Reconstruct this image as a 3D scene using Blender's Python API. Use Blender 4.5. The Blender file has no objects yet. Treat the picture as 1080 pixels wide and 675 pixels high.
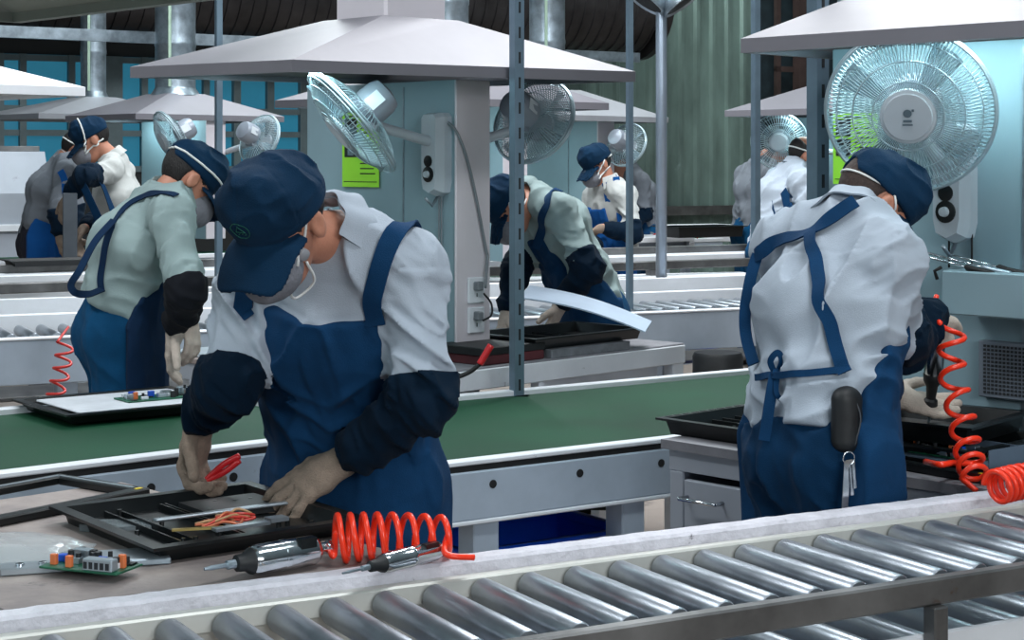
import bpy, math, random
import numpy as np
from mathutils import Vector, Matrix
random.seed(4)
sc = bpy.context.scene
COL = sc.collection
F, HZ, CXP, CH = 1830.0, 170.0, 540.0, 1.55      # focal length in pixels, horizon row, centre column, eye height

# ------------------------------------------------------------------ vectors
def V(*a): return np.array(a, dtype=np.float64)
def nz(v):
    v = np.asarray(v, dtype=np.float64); return v / (np.linalg.norm(v) + 1e-12)
def P(px, py, d): return V((px - CXP) / F * d, d, CH - (py - HZ) / F * d)      # point at distance d along a sight line
def G(px, py, z):                                                             # point on the level z
    return P(px, py, (CH - z) * F / (py - HZ))
def reach(A, px, py, L, near=True):
    """point on the sight line of (px,py) at limb length L from A"""
    r = V((px - CXP) / F, 1.0, -(py - HZ) / F); o = V(0, 0, CH) - A
    a = r @ r; b = 2 * (r @ o); c = o @ o - L * L
    disc = b * b - 4 * a * c
    if disc < 0: d = -b / (2 * a)
    else:
        s = math.sqrt(disc); d = (-b - s) / (2 * a) if near else (-b + s) / (2 * a)
    p = V(0, 0, CH) + r * d
    return A + nz(p - A) * L if disc < 0 else p
def lerp(a, b, t): return a + (b - a) * t
US = nz(V(.724, .690, 0)); VS = V(-US[1], US[0], 0)        # the work stations' axes
UA = nz(V(.878, .4786, 0)); VA = V(-UA[1], UA[0], 0)       # the near conveyor's axes
Z = V(0, 0, 1)

# ------------------------------------------------------------------ materials
def lin(c): 
    c = c / 255.0
    return c / 12.92 if c <= .04045 else ((c + .055) / 1.055) ** 2.4
MATS = {}
def mat(name, rgb, rough=.5, metal=0., var=.12, scale=6., bump=0., bscale=60., rgb2=None, stain=None, stretch=None, spec=None, sheen=0., trans=0., emit=None, estr=0., alpha=1., rvar=0.):
    if name in MATS: return MATS[name]
    m = bpy.data.materials.new(name); m.use_nodes = True
    nt = m.node_tree; N = nt.nodes; L = nt.links
    b = N['Principled BSDF']
    col = [lin(x) for x in rgb]
    tc = N.new('ShaderNodeTexCoord'); mp = N.new('ShaderNodeMapping')
    L.new(tc.outputs['Object'], mp.inputs['Vector'])
    if stretch: mp.inputs['Scale'].default_value = stretch
    no = N.new('ShaderNodeTexNoise'); no.inputs['Scale'].default_value = scale; no.inputs['Detail'].default_value = 5
    no.inputs['Roughness'].default_value = .6
    L.new(mp.outputs['Vector'], no.inputs['Vector'])
    mx = N.new('ShaderNodeMix'); mx.data_type = 'RGBA'
    if rgb2: A = [lin(x) for x in rgb2]; B = col
    else:
        A = [max(0, c * (1 - var * 1.6)) for c in col]; B = [min(1, c * (1 + var)) for c in col]
    mx.inputs['A'].default_value = (*A, 1); mx.inputs['B'].default_value = (*B, 1)
    rm = N.new('ShaderNodeMapRange'); rm.inputs['From Min'].default_value = .3; rm.inputs['From Max'].default_value = .7
    L.new(no.outputs['Fac'], rm.inputs['Value']); L.new(rm.outputs['Result'], mx.inputs['Factor'])
    out = mx.outputs['Result']
    if stain:                                  # (rgb, scale, threshold) blotches of dirt
        s2 = N.new('ShaderNodeTexNoise'); s2.inputs['Scale'].default_value = stain[1]; s2.inputs['Detail'].default_value = 8
        s2.inputs['Roughness'].default_value = .7
        L.new(mp.outputs['Vector'], s2.inputs['Vector'])
        r2 = N.new('ShaderNodeMapRange'); r2.inputs['From Min'].default_value = stain[2]; r2.inputs['From Max'].default_value = stain[2] + .08
        L.new(s2.outputs['Fac'], r2.inputs['Value'])
        m2 = N.new('ShaderNodeMix'); m2.data_type = 'RGBA'
        L.new(r2.outputs['Result'], m2.inputs['Factor']); L.new(out, m2.inputs['A'])
        m2.inputs['B'].default_value = (*[lin(x) for x in stain[0]], 1)
        out = m2.outputs['Result']
    L.new(out, b.inputs['Base Color'])
    b.inputs['Roughness'].default_value = rough; b.inputs['Metallic'].default_value = metal
    if rvar:
        rr = N.new('ShaderNodeMapRange'); rr.inputs['To Min'].default_value = max(.02, rough - rvar); rr.inputs['To Max'].default_value = rough + rvar
        L.new(no.outputs['Fac'], rr.inputs['Value']); L.new(rr.outputs['Result'], b.inputs['Roughness'])
    if spec is not None: b.inputs['Specular IOR Level'].default_value = spec
    if sheen: b.inputs['Sheen Weight'].default_value = sheen
    if trans: b.inputs['Transmission Weight'].default_value = trans
    if alpha < 1: b.inputs['Alpha'].default_value = alpha
    if emit: b.inputs['Emission Color'].default_value = (*[lin(x) for x in emit], 1); b.inputs['Emission Strength'].default_value = estr
    if bump:
        n3 = N.new('ShaderNodeTexNoise'); n3.inputs['Scale'].default_value = bscale; n3.inputs['Detail'].default_value = 4
        L.new(mp.outputs['Vector'], n3.inputs['Vector'])
        bp = N.new('ShaderNodeBump'); bp.inputs['Strength'].default_value = bump; bp.inputs['Distance'].default_value = .01
        L.new(n3.outputs['Fac'], bp.inputs['Height']); L.new(bp.outputs['Normal'], b.inputs['Normal'])
    MATS[name] = m
    return m

# ------------------------------------------------------------------ objects
def tag(o, label=None, cat=None, group=None, kind=None):
    if label: o['label'] = label
    if cat: o['category'] = cat
    if group: o['group'] = group
    if kind: o['kind'] = kind
    return o
def empty(name, loc, label=None, cat=None, group=None, kind=None):
    o = bpy.data.objects.new(name, None); COL.objects.link(o)
    o.location = tuple(loc); o.empty_display_size = .1
    bpy.context.view_layer.update()
    return tag(o, label, cat, group, kind)
def root_loc(o):
    p = V(0, 0, 0)
    while o is not None: p = p + V(*o.location); o = o.parent
    return p
def link_mesh(name, verts, faces, m, parent=None, smooth=None, mats=None, fm=None):
    """verts in world coordinates; smooth: None flat, True all, number = sharp angle"""
    me = bpy.data.meshes.new(name)
    verts = np.asarray(verts, dtype=np.float64)
    if parent is not None:
        org = root_loc(parent)
    else:
        lo = verts.min(0); hi = verts.max(0); org = V((lo[0] + hi[0]) / 2, (lo[1] + hi[1]) / 2, lo[2])
    me.from_pydata((verts - org).tolist(), [], [tuple(int(i) for i in f) for f in faces] if not isinstance(faces, np.ndarray) else faces.tolist())
    for mm in (mats or [m]): me.materials.append(mm)
    if fm is not None: me.polygons.foreach_set('material_index', np.asarray(fm, dtype=np.int32))
    if smooth:
        me.polygons.foreach_set('use_smooth', np.ones(len(me.polygons), dtype=bool))
        if smooth is not True: me.set_sharp_from_angle(angle=math.radians(smooth))
    me.update()
    o = bpy.data.objects.new(name, me); COL.objects.link(o)
    if parent is not None: o.parent = parent
    else: o.location = tuple(org)
    return o
def copy_tree(o, parent=None, name=None):
    c = o.copy(); COL.objects.link(c)
    if parent is not None: c.parent = parent
    for ch in list(o.children): copy_tree(ch, c)
    return c

class MB:
    """collects shapes of one part"""
    def __init__(s): s.v = []; s.f = []; s.fm = []; s.cm = 0
    def add(s, vs, fs):
        b = len(s.v); s.v.extend([tuple(map(float, x)) for x in vs])
        for f in fs: s.f.append(tuple(b + i for i in f)); s.fm.append(s.cm)
        return s
    def box(s, o, a, b, c):
        """corner o and three edge vectors"""
        o, a, b, c = map(np.asarray, (o, a, b, c))
        if np.dot(np.cross(a, b), c) < 0: a, b = b, a
        vs = [o, o + a, o + a + b, o + b, o + c, o + a + c, o + a + b + c, o + b + c]
        return s.add(vs, [(3, 2, 1, 0), (4, 5, 6, 7), (0, 1, 5, 4), (1, 2, 6, 5), (2, 3, 7, 6), (3, 0, 4, 7)])
    def cbox(s, c, ax, ay, az, sx, sy, sz):
        c, ax, ay, az = map(np.asarray, (c, ax, ay, az))
        return s.box(c - ax * sx / 2 - ay * sy / 2 - az * sz / 2, ax * sx, ay * sy, az * sz)
    def bbox(s, o, a, b, c, r):
        """box with chamfered edges"""
        o, a, b, c = map(lambda q: np.asarray(q, float), (o, a, b, c))
        if np.dot(np.cross(a, b), c) < 0: a, b = b, a
        la, lb, lc = map(np.linalg.norm, (a, b, c)); ua, ub, uc = a / la, b / lb, c / lc
        r = min(r, la * .45, lb * .45, lc * .45)
        vs = []; idx = {}
        for i in (0, 1):
            for j in (0, 1):
                for k in (0, 1):
                    base = o + a * i + b * j + c * k
                    da, db, dc = ua * r * (1 - 2 * i), ub * r * (1 - 2 * j), uc * r * (1 - 2 * k)
                    for n, w in (('a', db + dc), ('b', da + dc), ('c', da + db)):
                        idx[(i, j, k, n)] = len(vs); vs.append(base + w)
        fs = []
        cyc = lambda n, e: [(e if n == 'a' else q[0], e if n == 'b' else (q[0] if n == 'a' else q[1]), e if n == 'c' else q[1], n) for q in ((0, 0), (1, 0), (1, 1), (0, 1))]
        for n in 'abc':
            for e in (0, 1): fs.append([idx[t] for t in cyc(n, e)])
        for n, m1, m2 in (('a', 'b', 'c'), ('b', 'a', 'c'), ('c', 'a', 'b')):
            for p in (0, 1):
                for q in (0, 1):
                    def key(x, w):
                        if n == 'a': t = (x, p, q)
                        elif n == 'b': t = (p, x, q)
                        else: t = (p, q, x)
                        return idx[t + (w,)]
                    fs.append([key(0, m1), key(1, m1), key(1, m2), key(0, m2)])
        for i in (0, 1):
            for j in (0, 1):
                for k in (0, 1): fs.append([idx[(i, j, k, n)] for n in 'abc'])
        cen = o + (a + b + c) / 2; out = []
        for f in fs:
            p = [vs[i] for i in f]
            if np.dot(np.cross(p[1] - p[0], p[2] - p[0]), sum(p) / len(p) - cen) < 0: f = f[::-1]
            out.append(tuple(f))
        return s.add(vs, out)
    def cyl(s, a, b, ra, rb=None, n=16, caps=True):
        rb = ra if rb is None else rb
        return s.lathe(a, nz(np.asarray(b) - np.asarray(a)), [(ra, 0), (rb, np.linalg.norm(np.asarray(b) - np.asarray(a)))], n, caps)
    def lathe(s, o, ax, prof, n=24, caps=True, ref=None):
        o = np.asarray(o, float); ax = nz(ax)
        ref = np.asarray(ref if ref is not None else ((0, 0, 1) if abs(ax[2]) < .9 else (1, 0, 0)), float)
        x = nz(np.cross(ref, ax)); y = np.cross(ax, x)
        vs = []; fs = []
        for r, h in prof:
            for i in range(n):
                t = 2 * math.pi * i / n
                vs.append(o + ax * h + (x * math.cos(t) + y * math.sin(t)) * r)
        for k in range(len(prof) - 1):
            for i in range(n):
                j = (i + 1) % n
                fs.append((k * n + i, k * n + j, (k + 1) * n + j, (k + 1) * n + i))
        if caps:
            fs.append(tuple(range(n))[::-1]); fs.append(tuple((len(prof) - 1) * n + i for i in range(n)))
        return s.add(vs, fs)
    def tube(s, pts, r, n=8, closed=False, caps=True, rs=None):
        pts = np.asarray(pts, float); m = len(pts)
        if closed: tang = np.roll(pts, -1, 0) - np.roll(pts, 1, 0)
        else: tang = np.gradient(pts, axis=0)
        tang = tang / (np.linalg.norm(tang, axis=1, keepdims=True) + 1e-12)
        t0 = tang[0]; ref = V(0, 0, 1) if abs(t0[2]) < .9 else V(1, 0, 0)
        x = nz(np.cross(ref, t0)); vs = []; fs = []
        for i in range(m):
            t = tang[i]; x = nz(x - t * (x @ t)); y = np.cross(t, x)
            rr = r if rs is None else rs[i]
            for k in range(n):
                a = 2 * math.pi * k / n
                vs.append(pts[i] + (x * math.cos(a) + y * math.sin(a)) * rr)
        for i in range(m if closed else m - 1):
            for k in range(n):
                j = (k + 1) % n; i2 = (i + 1) % m
                fs.append((i * n + k, i * n + j, i2 * n + j, i2 * n + k))
        if not closed and caps:
            fs.append(tuple(range(n))[::-1]); fs.append(tuple((m - 1) * n + k for k in range(n)))
        return s.add(vs, fs)
    def torus(s, c, ax, R, r, n=48, k=6):
        ax = nz(ax); ref = V(0, 0, 1) if abs(ax[2]) < .9 else V(1, 0, 0)
        x = nz(np.cross(ref, ax)); y = np.cross(ax, x)
        return s.tube([np.asarray(c) + (x * math.cos(t) + y * math.sin(t)) * R for t in np.linspace(0, 2 * math.pi, n, endpoint=False)], r, k, closed=True)
    def prism(s, poly, up):
        """closed polygon (ccw seen from 'up' side) swept along up"""
        poly = [np.asarray(p, float) for p in poly]; up = np.asarray(up, float); n = len(poly)
        nrm = sum(np.cross(poly[i], poly[(i + 1) % n]) for i in range(n))
        if np.dot(nrm, up) < 0: poly = poly[::-1]
        vs = poly + [p + up for p in poly]
        fs = [tuple(range(n))[::-1], tuple(range(n, 2 * n))] + [(i, (i + 1) % n, n + (i + 1) % n, n + i) for i in range(n)]
        return s.add(vs, fs)
    def ribbon(s, pts, nrm, w, t=.003):
        pts = np.asarray(pts, float); nrm = np.asarray(nrm, float)
        tang = np.gradient(pts, axis=0); tang /= np.linalg.norm(tang, axis=1, keepdims=True) + 1e-12
        vs = []; fs = []
        for p, n_, tg in zip(pts, nrm, tang):
            b = nz(np.cross(tg, n_)); n2 = nz(np.cross(b, tg))
            vs += [p - b * w / 2 - n2 * t / 2, p + b * w / 2 - n2 * t / 2, p + b * w / 2 + n2 * t / 2, p - b * w / 2 + n2 * t / 2]
        m = len(pts)
        for i in range(m - 1):
            for k in range(4): fs.append((i * 4 + k, i * 4 + (k + 1) % 4, i * 4 + 4 + (k + 1) % 4, i * 4 + 4 + k))
        fs += [(3, 2, 1, 0), (4 * m - 4, 4 * m - 3, 4 * m - 2, 4 * m - 1)]
        return s.add(vs, fs)
    def build(s, name, m, parent=None, smooth=None, mats=None):
        return link_mesh(name, s.v, s.f, m, parent, smooth, mats, s.fm if mats else None)

def spline(pts, n=8):
    """Catmull-Rom through pts"""
    pts = [np.asarray(p, float) for p in pts]
    q = [2 * pts[0] - pts[1]] + pts + [2 * pts[-1] - pts[-2]]
    out = []
    for i in range(1, len(q) - 2):
        for k in range(n):
            t = k / n
            out.append(.5 * ((2 * q[i]) + (-q[i - 1] + q[i + 1]) * t + (2 * q[i - 1] - 5 * q[i] + 4 * q[i + 1] - q[i + 2]) * t * t + (-q[i - 1] + 3 * q[i] - 3 * q[i + 1] + q[i + 2]) * t ** 3))
    out.append(pts[-1])
    return np.array(out)

# ------------------------------------------------------------------ implicit shapes
_T = np.random.RandomState(7).rand(32, 32, 32).astype(np.float32)
def noise(p):
    i = np.floor(p).astype(np.int64); f = (p - i).astype(np.float32); f = f * f * (3 - 2 * f); i &= 31; j = (i + 1) & 31
    x0, y0, z0 = i.T; x1, y1, z1 = j.T; fx, fy, fz = f.T
    a = _T[x0, y0, z0] * (1 - fx) + _T[x1, y0, z0] * fx; b = _T[x0, y1, z0] * (1 - fx) + _T[x1, y1, z0] * fx
    c = _T[x0, y0, z1] * (1 - fx) + _T[x1, y0, z1] * fx; d = _T[x0, y1, z1] * (1 - fx) + _T[x1, y1, z1] * fx
    return (a * (1 - fy) + b * fy) * (1 - fz) + (c * (1 - fy) + d * fy) * fz
def ridge(p): return 1 - np.abs(2 * noise(p) - 1)
def smin(a, b, k):
    h = np.clip(.5 + .5 * (b - a) / k, 0, 1)
    return b + (a - b) * h - k * h * (1 - h)
def smax(a, b, k): return -smin(-a, -b, k)
def cone(a, b, ra, rb):
    a = np.asarray(a, float); ba = np.asarray(b, float) - a; L2 = ba @ ba
    def f(p):
        pa = p - a; t = np.clip(pa @ ba / L2, 0, 1)
        return np.linalg.norm(pa - t[:, None] * ba, axis=1) - (ra + (rb - ra) * t)
    return f
def ecap(a, b, side, wa, da, wb, db):
    """capsule of elliptic section: half width w along side, d across"""
    a = np.asarray(a, float); ba = np.asarray(b, float) - a; L2 = ba @ ba; side = nz(side)
    def f(p):
        pa = p - a; t = np.clip(pa @ ba / L2, 0, 1); q = pa - t[:, None] * ba
        x = q @ side; r2 = np.maximum((q * q).sum(1) - x * x, 0)
        w = wa + (wb - wa) * t; d = da + (db - da) * t
        k0 = np.sqrt((x / w) ** 2 + r2 / d ** 2); k1 = np.sqrt((x / w ** 2) ** 2 + r2 / d ** 4) + 1e-9
        return np.where(k0 < .05, -np.minimum(w, d), k0 * (k0 - 1) / k1)
    return f
def ell(c, r, R=None):
    c = np.asarray(c, float); r = np.asarray(r, float)
    def f(p):
        q = p - c
        if R is not None: q = q @ R.T
        k0 = np.linalg.norm(q / r, axis=1); k1 = np.linalg.norm(q / r ** 2, axis=1) + 1e-9
        return np.where(k0 < .05, -r.min(), k0 * (k0 - 1) / k1)
    return f
def union(fs, k=.0):
    def f(p):
        d = fs[0](p)
        for g in fs[1:]: d = smin(d, g(p), k) if k else np.minimum(d, g(p))
        return d
    return f
def half(o, n):
    """keeps the side the normal points away from"""
    o = np.asarray(o, float); n = nz(n)
    return lambda p: (p - o) @ n
def grad(f, p, e=.002):
    g = np.stack([f(p + V(*(e if i == k else 0 for i in range(3)))) - f(p - V(*(e if i == k else 0 for i in range(3)))) for k in range(3)], 1)
    return g / (np.linalg.norm(g, axis=1, keepdims=True) + 1e-12)
def project(pts, f, off=.004, it=6):
    p = np.asarray(pts, float).copy()
    for _ in range(it): p -= grad(f, p) * (f(p) - off)[:, None] * .9
    return p, grad(f, p)
def march(o, dirs, f, off=.003, t0=0., tmax=9.):
    """first point along each ray where f falls to off (from outside)"""
    o = np.asarray(o, float); dirs = np.asarray(dirs, float); t = np.full(len(dirs), t0)
    for _ in range(160):
        d = f(o + dirs * t[:, None]) - off
        t = np.minimum(t + np.where(np.abs(d) < 2e-4, 0, d * .6), tmax)
    return o + dirs * t[:, None]
def pixrays(pp):
    r = np.array([[(x - CXP) / F, 1., -(y - HZ) / F] for x, y in pp]); return r / np.linalg.norm(r, axis=1, keepdims=True)
def surf(pp, f, off=.004, t0=2.):
    """points of the surface f on the given sight lines"""
    q = march(V(0, 0, CH), pixrays(pp), f, off, t0)
    return q
def nets(f, lo, hi, h):
    """surface nets over a sparse grid"""
    lo = np.asarray(lo, float); hi = np.asarray(hi, float); B = 4
    nb = np.ceil((hi - lo) / (h * B)).astype(int) + 1; n = nb * B + 1
    ci = np.stack(np.meshgrid(*[np.arange(k) for k in nb], indexing='ij'), -1).reshape(-1, 3)
    dc = f(lo + (ci + .5) * h * B)
    val = np.repeat(np.repeat(np.repeat(np.where(dc < 0, -1., 1.).reshape(nb).astype(np.float32), B, 0), B, 1), B, 2)
    val = np.pad(val, ((0, 1), (0, 1), (0, 1)), mode='edge')
    act = ci[np.abs(dc) < h * B * 1.3 + .018]
    if len(act) == 0: return np.zeros((0, 3)), np.zeros((0, 4), int)
    k = np.stack(np.meshgrid(*[np.arange(B + 1)] * 3, indexing='ij'), -1).reshape(-1, 3)
    mask = np.zeros(n, bool)
    for kk in k:
        q = act * B + kk; mask[q[:, 0], q[:, 1], q[:, 2]] = True
    idx = np.argwhere(mask); out = np.empty(len(idx), np.float32)
    for s in range(0, len(idx), 200000): out[s:s + 200000] = f(lo + idx[s:s + 200000] * h)
    val[mask] = out
    val[0], val[-1] = 1, 1; val[:, 0], val[:, -1] = 1, 1; val[:, :, 0], val[:, :, -1] = 1, 1
    ins = val < 0
    nc = n - 1; cnt = np.zeros(nc, np.int8)
    for a in (0, 1):
        for b in (0, 1):
            for c in (0, 1): cnt += ins[a:a + nc[0], b:b + nc[1], c:c + nc[2]]
    cells = np.argwhere((cnt > 0) & (cnt < 8))
    vid = np.full(nc, -1, np.int64); vid[tuple(cells.T)] = np.arange(len(cells))
    acc = np.zeros((len(cells), 3)); w = np.zeros(len(cells))
    corners = [(a, b, c) for a in (0, 1) for b in (0, 1) for c in (0, 1)]
    for A in corners:
        for ax in range(3):
            if A[ax]: continue
            Bc = list(A); Bc[ax] = 1
            qa = cells + np.array(A); qb = cells + np.array(Bc)
            va = val[tuple(qa.T)]; vb = val[tuple(qb.T)]
            m = (va < 0) != (vb < 0); t = va[m] / (va[m] - vb[m])
            pos = np.tile(np.array(A, float), (m.sum(), 1)); pos[:, ax] += t
            acc[m] += pos; w[m] += 1
    verts = lo + (cells + acc / w[:, None]) * h
    faces = []
    for ax in range(3):
        u, v2 = (ax + 1) % 3, (ax + 2) % 3
        sl0 = [slice(None)] * 3; sl1 = [slice(None)] * 3; sl0[ax] = slice(0, -1); sl1[ax] = slice(1, None)
        a = ins[tuple(sl0)]; b = ins[tuple(sl1)]
        e = np.argwhere(a != b); e = e[(e[:, u] > 0) & (e[:, v2] > 0) & (e[:, u] < nc[u]) & (e[:, v2] < nc[v2])]
        du = np.zeros(3, int); du[u] = 1; dv = np.zeros(3, int); dv[v2] = 1
        q = np.stack([vid[tuple((e - du - dv).T)], vid[tuple((e - dv).T)], vid[tuple(e.T)], vid[tuple((e - du).T)]], 1)
        flip = ~ins[tuple(e.T)]
        q[flip] = q[flip][:, ::-1]
        faces.append(q)
    faces = np.concatenate(faces); faces = faces[(faces >= 0).all(1)]
    return verts, faces
def blob(name, f, lo, hi, h, m, parent, mats=None, fmf=None):
    v, q = nets(f, lo, hi, h)
    if len(v) == 0:
        print('EMPTY BLOB', name); return None
    fm = None
    if fmf is not None: fm = fmf(v[q].mean(1))
    return link_mesh(name, v, q, m, parent, True, mats, fm)
def bounds(pts, pad):
    p = np.array(pts); return p.min(0) - pad, p.max(0) + pad
# ====================================================================== people
SKIN = lambda: mat('skin', (186, 128, 104), .5, var=.06, scale=14, bump=.12, bscale=180)
def cloth(name, rgb, var=.1, rough=.85): return mat(name, rgb, rough, var=var, scale=9, bump=.25, bscale=420, sheen=.02, spec=.12)
M_CAP = cloth('navy_cap_cloth', (12, 44, 70), .14)
M_APRON = cloth('blue_apron_cloth', (16, 56, 92), .14)
M_APRON_B = cloth('bright_blue_apron_cloth', (20, 80, 146), .08)
M_SLEEVE = cloth('dark_navy_sleeve_cloth', (4, 26, 44), .14)
M_SLEEVE_K = cloth('charcoal_sleeve_cloth', (22, 24, 30), .14)
M_SHIRT = cloth('pale_blue_grey_shirt_cloth', (168, 178, 190), .05)
M_SHIRT_G = cloth('pale_green_grey_shirt_cloth', (146, 164, 164), .05)
M_SHIRT_W = cloth('off_white_shirt_cloth', (190, 192, 190), .05)
M_SHIRT_D = cloth('grey_shirt_cloth', (112, 118, 126), .06)
M_PANTS = cloth('blue_trouser_cloth', (14, 70, 108), .12)
M_PANTS_N = cloth('navy_trouser_cloth', (6, 44, 74), .12)
M_PANTS_K = cloth('black_trouser_cloth', (36, 36, 46), .12)
M_GLOVE = mat('brown_grey_glove_knit', (140, 122, 108), .95, var=.12, scale=30, bump=.5, bscale=300)
M_GLOVE_W = mat('pale_glove_knit', (196, 182, 170), .95, var=.1, scale=30, bump=.5, bscale=300)
M_MASK = mat('grey_mask_felt', (128, 130, 138), .9, var=.12, scale=30, bump=.3, bscale=200)
M_STRAP = mat('white_elastic', (226, 228, 226), .7, var=.04)
M_HAIR = mat('black_hair', (26, 22, 22), .6, var=.3, scale=90, bump=.6, bscale=260, stretch=(1, 1, .2))
M_HAIRS = mat('cropped_hair', (62, 48, 44), .75, var=.25, scale=140, bump=.4, bscale=400)
M_SHOE = mat('black_shoe', (22, 22, 24), .5)
M_EYE = mat('dark_eye', (30, 22, 20), .2)

def head_frame(fwd, up):
    f = nz(fwd); l = nz(np.cross(up, f)); u = np.cross(f, l)
    return np.stack([f, l, u])                                   # rows: forward, left, up
def in_frame(c, R, g, s=1.):
    c = np.asarray(c, float)
    return lambda p: g(((p - c) / s) @ R.T) * s

def head_sdf():
    A = [ell((-.012, 0, .02), (.097, .078, .094)), ell((.03, 0, -.05), (.066, .06, .085)), ell((.055, 0, -.105), (.034, .034, .027))]
    nose = union([cone((.092, 0, -.004), (.112, 0, -.046), .008, .0125), ell((.1, .011, -.05), (.012, .008, .008)), ell((.1, -.011, -.05), (.012, .008, .008))], .008)
    brow = ell((.082, 0, .016), (.016, .048, .01))
    lips = ell((.09, 0, -.079), (.012, .023, .009))
    lid = [ell((.079, s * .031, -.01), (.013, .015, .011)) for s in (1, -1)]
    ear = []
    for s in (1, -1):
        o = ell((-.008, s * .083, -.018), (.021, .011, .033)); i = ell((-.002, s * .095, -.014), (.011, .008, .02))
        ear.append((o, i))
    def f(p):
        d = smin(smin(A[0](p), A[1](p), .035), A[2](p), .03)
        for s in (1, -1):
            d = smax(d, -(np.linalg.norm(p - V(.104, s * .032, -.008), axis=1) - .02), .014)
        d = smin(d, lid[0](p), .006); d = smin(d, lid[1](p), .006)
        d = smin(d, brow(p), .016); d = smin(d, nose(p), .012); d = smin(d, lips(p), .008)
        for o, i in ear: d = smin(d, smax(o(p), -i(p), .006), .006)
        return d
    return f
HEAD = head_sdf()
def hair_sdf(bald=False):
    sk = ell((-.014, 0, .022), (.1025, .082, .098))
    def f(p):
        d = sk(p) + .0025 * (noise(p * 160) - .5)
        x, y, z = p.T
        line = x - .055 - .35 * np.maximum(z - .02, 0) + .5 * np.maximum(.02 - z, 0)        # hairline in front of the ear
        d = smax(d, line, .006)
        d = smax(d, -(z + .062 - .25 * x), .008)                                            # nape
        earhole = np.sqrt(((x + .006) / .03) ** 2 + ((z + .02) / .04) ** 2) - 1
        d = smax(d, -earhole * .03, .006)
        if bald: d = smax(d, z - .045 + .5 * (x + .02), .01)
        return d
    return f
HAIR, HAIRB = hair_sdf(), hair_sdf(True)
def cap_sdf(tall=1.):
    c1 = ell((-.012, 0, .032), (.109, .094, .094 * tall)); c2 = ell((.034, 0, .062), (.072, .084, .076 * tall))
    def f(p):
        x, y, z = p.T
        d = smin(c1(p), c2(p), .03)
        d = d - .011 * (ridge(p * V(17, 17, 28)) ** 2 - .45) * np.clip((z - .03) / .04, 0, 1) - .002 * (noise(p * 60) - .5)
        az = np.arctan2(y, x + .01); sm = np.abs(((az / (math.pi / 3)) + .5) % 1 - .5) * (math.pi / 3) * .09
        d = d + .0018 * np.exp(-(sm / .0022) ** 2) * np.clip((z - .02) / .02, 0, 1)          # panel seams
        base = .008 - .08 * x
        arch = np.maximum(0, 1 - ((y / .04) ** 2)) * .03 * (x < -.05)                        # opening over the back strap
        d = smax(d, -(z - base - arch), .006)
        d = np.where((z - base < .018) & (z - base > 0), d - .0012, d)                       # sweatband
        ex = (x - .07) / .104; pl = ((ex ** 4 + (y / .086) ** 4) ** .25 - 1) * .08
        zs = .014 - .10 * x - 4.2 * y * y - .9 * np.maximum(x - .08, 0) ** 1.3
        bill = np.maximum(np.maximum(np.abs(z - zs) - .0042, pl), -(x - .035))
        return smin(d, bill, .006)
    return f
CAP = cap_sdf()
def mask_sdf():
    a = ell((.074, 0, -.064), (.066, .064, .07)); b = ell((.116, 0, -.068), (.03, .028, .044))
    def f(p):
        d = smin(a(p), b(p), .03) - .0016 * (ridge(p * V(40, 40, 30)) - .5)
        x, y, z = p.T
        return np.maximum(smax(d, -(x - .038 + .12 * np.abs(z + .06)), .006), z - .0 + .25 * (.1 - x))
    return f
MASK = mask_sdf()

def rot_to(d, n, a): return d * math.cos(a) + n * math.sin(a)
def hand_prims(w, d, n, right, curl=(.35, .45, .3), thumb=(.6, .2), spread=.07, infl=0., curls=None, s=1.):
    d = nz(d); n = nz(n - d * (n @ d)); t = np.cross(d, n) if right else np.cross(n, d)
    out = [ecap(w + d * .005, w + d * .045 * s, t, .027 * s + infl, .018 * s + infl, .036 * s + infl, .016 * s + infl), ecap(w + d * .045 * s, w + d * .078 * s, t, .036 * s + infl, .016 * s + infl, .037 * s + infl, .013 * s + infl)]
    offs = (.029, .0098, -.0098, -.028); lens = (.074, .083, .077, .06); rad = (.0098, .0102, .0098, .0088)
    tips = []
    for i in range(4):
        c = curls[i] if curls else curl
        dd = nz(d + t * offs[i] / .029 * spread); p = w + d * (.084 - .004 * abs(i - 1)) * s + t * offs[i] * s; a = 0
        pts = [p - d * .02]
        for j, fr in enumerate((.46, .3, .24)):
            a += c[j]; q = p + rot_to(dd, n, a) * lens[i] * fr * s; r0 = rad[i] * s * (1 - .1 * j) + infl
            out.append(cone(p, q, r0, r0 * .9)); p = q
            pts.append(p)
        tips.append(p)
    tb = w + d * .022 * s + t * .024 * s
    td = nz(d * .62 + t * .78 * thumb[0] / .6 + n * thumb[1])
    q = tb + td * .04 * s; out.append(cone(tb, q, .015 + infl, .0125 + infl))
    td2 = nz(td + d * .45 + n * thumb[1]); q2 = q + td2 * .03 * s; out.append(cone(q, q2, .012 + infl, .0105 + infl))
    q3 = q2 + nz(td2 + d * .3) * .024 * s; out.append(cone(q2, q3, .0105 + infl, .009 + infl))
    def f(p):
        dd = out[0](p); dd = smin(dd, out[1](p), .012)
        for g in out[2:]: dd = smin(dd, g(p), .0055)
        return dd
    return f, tips, q3

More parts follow.
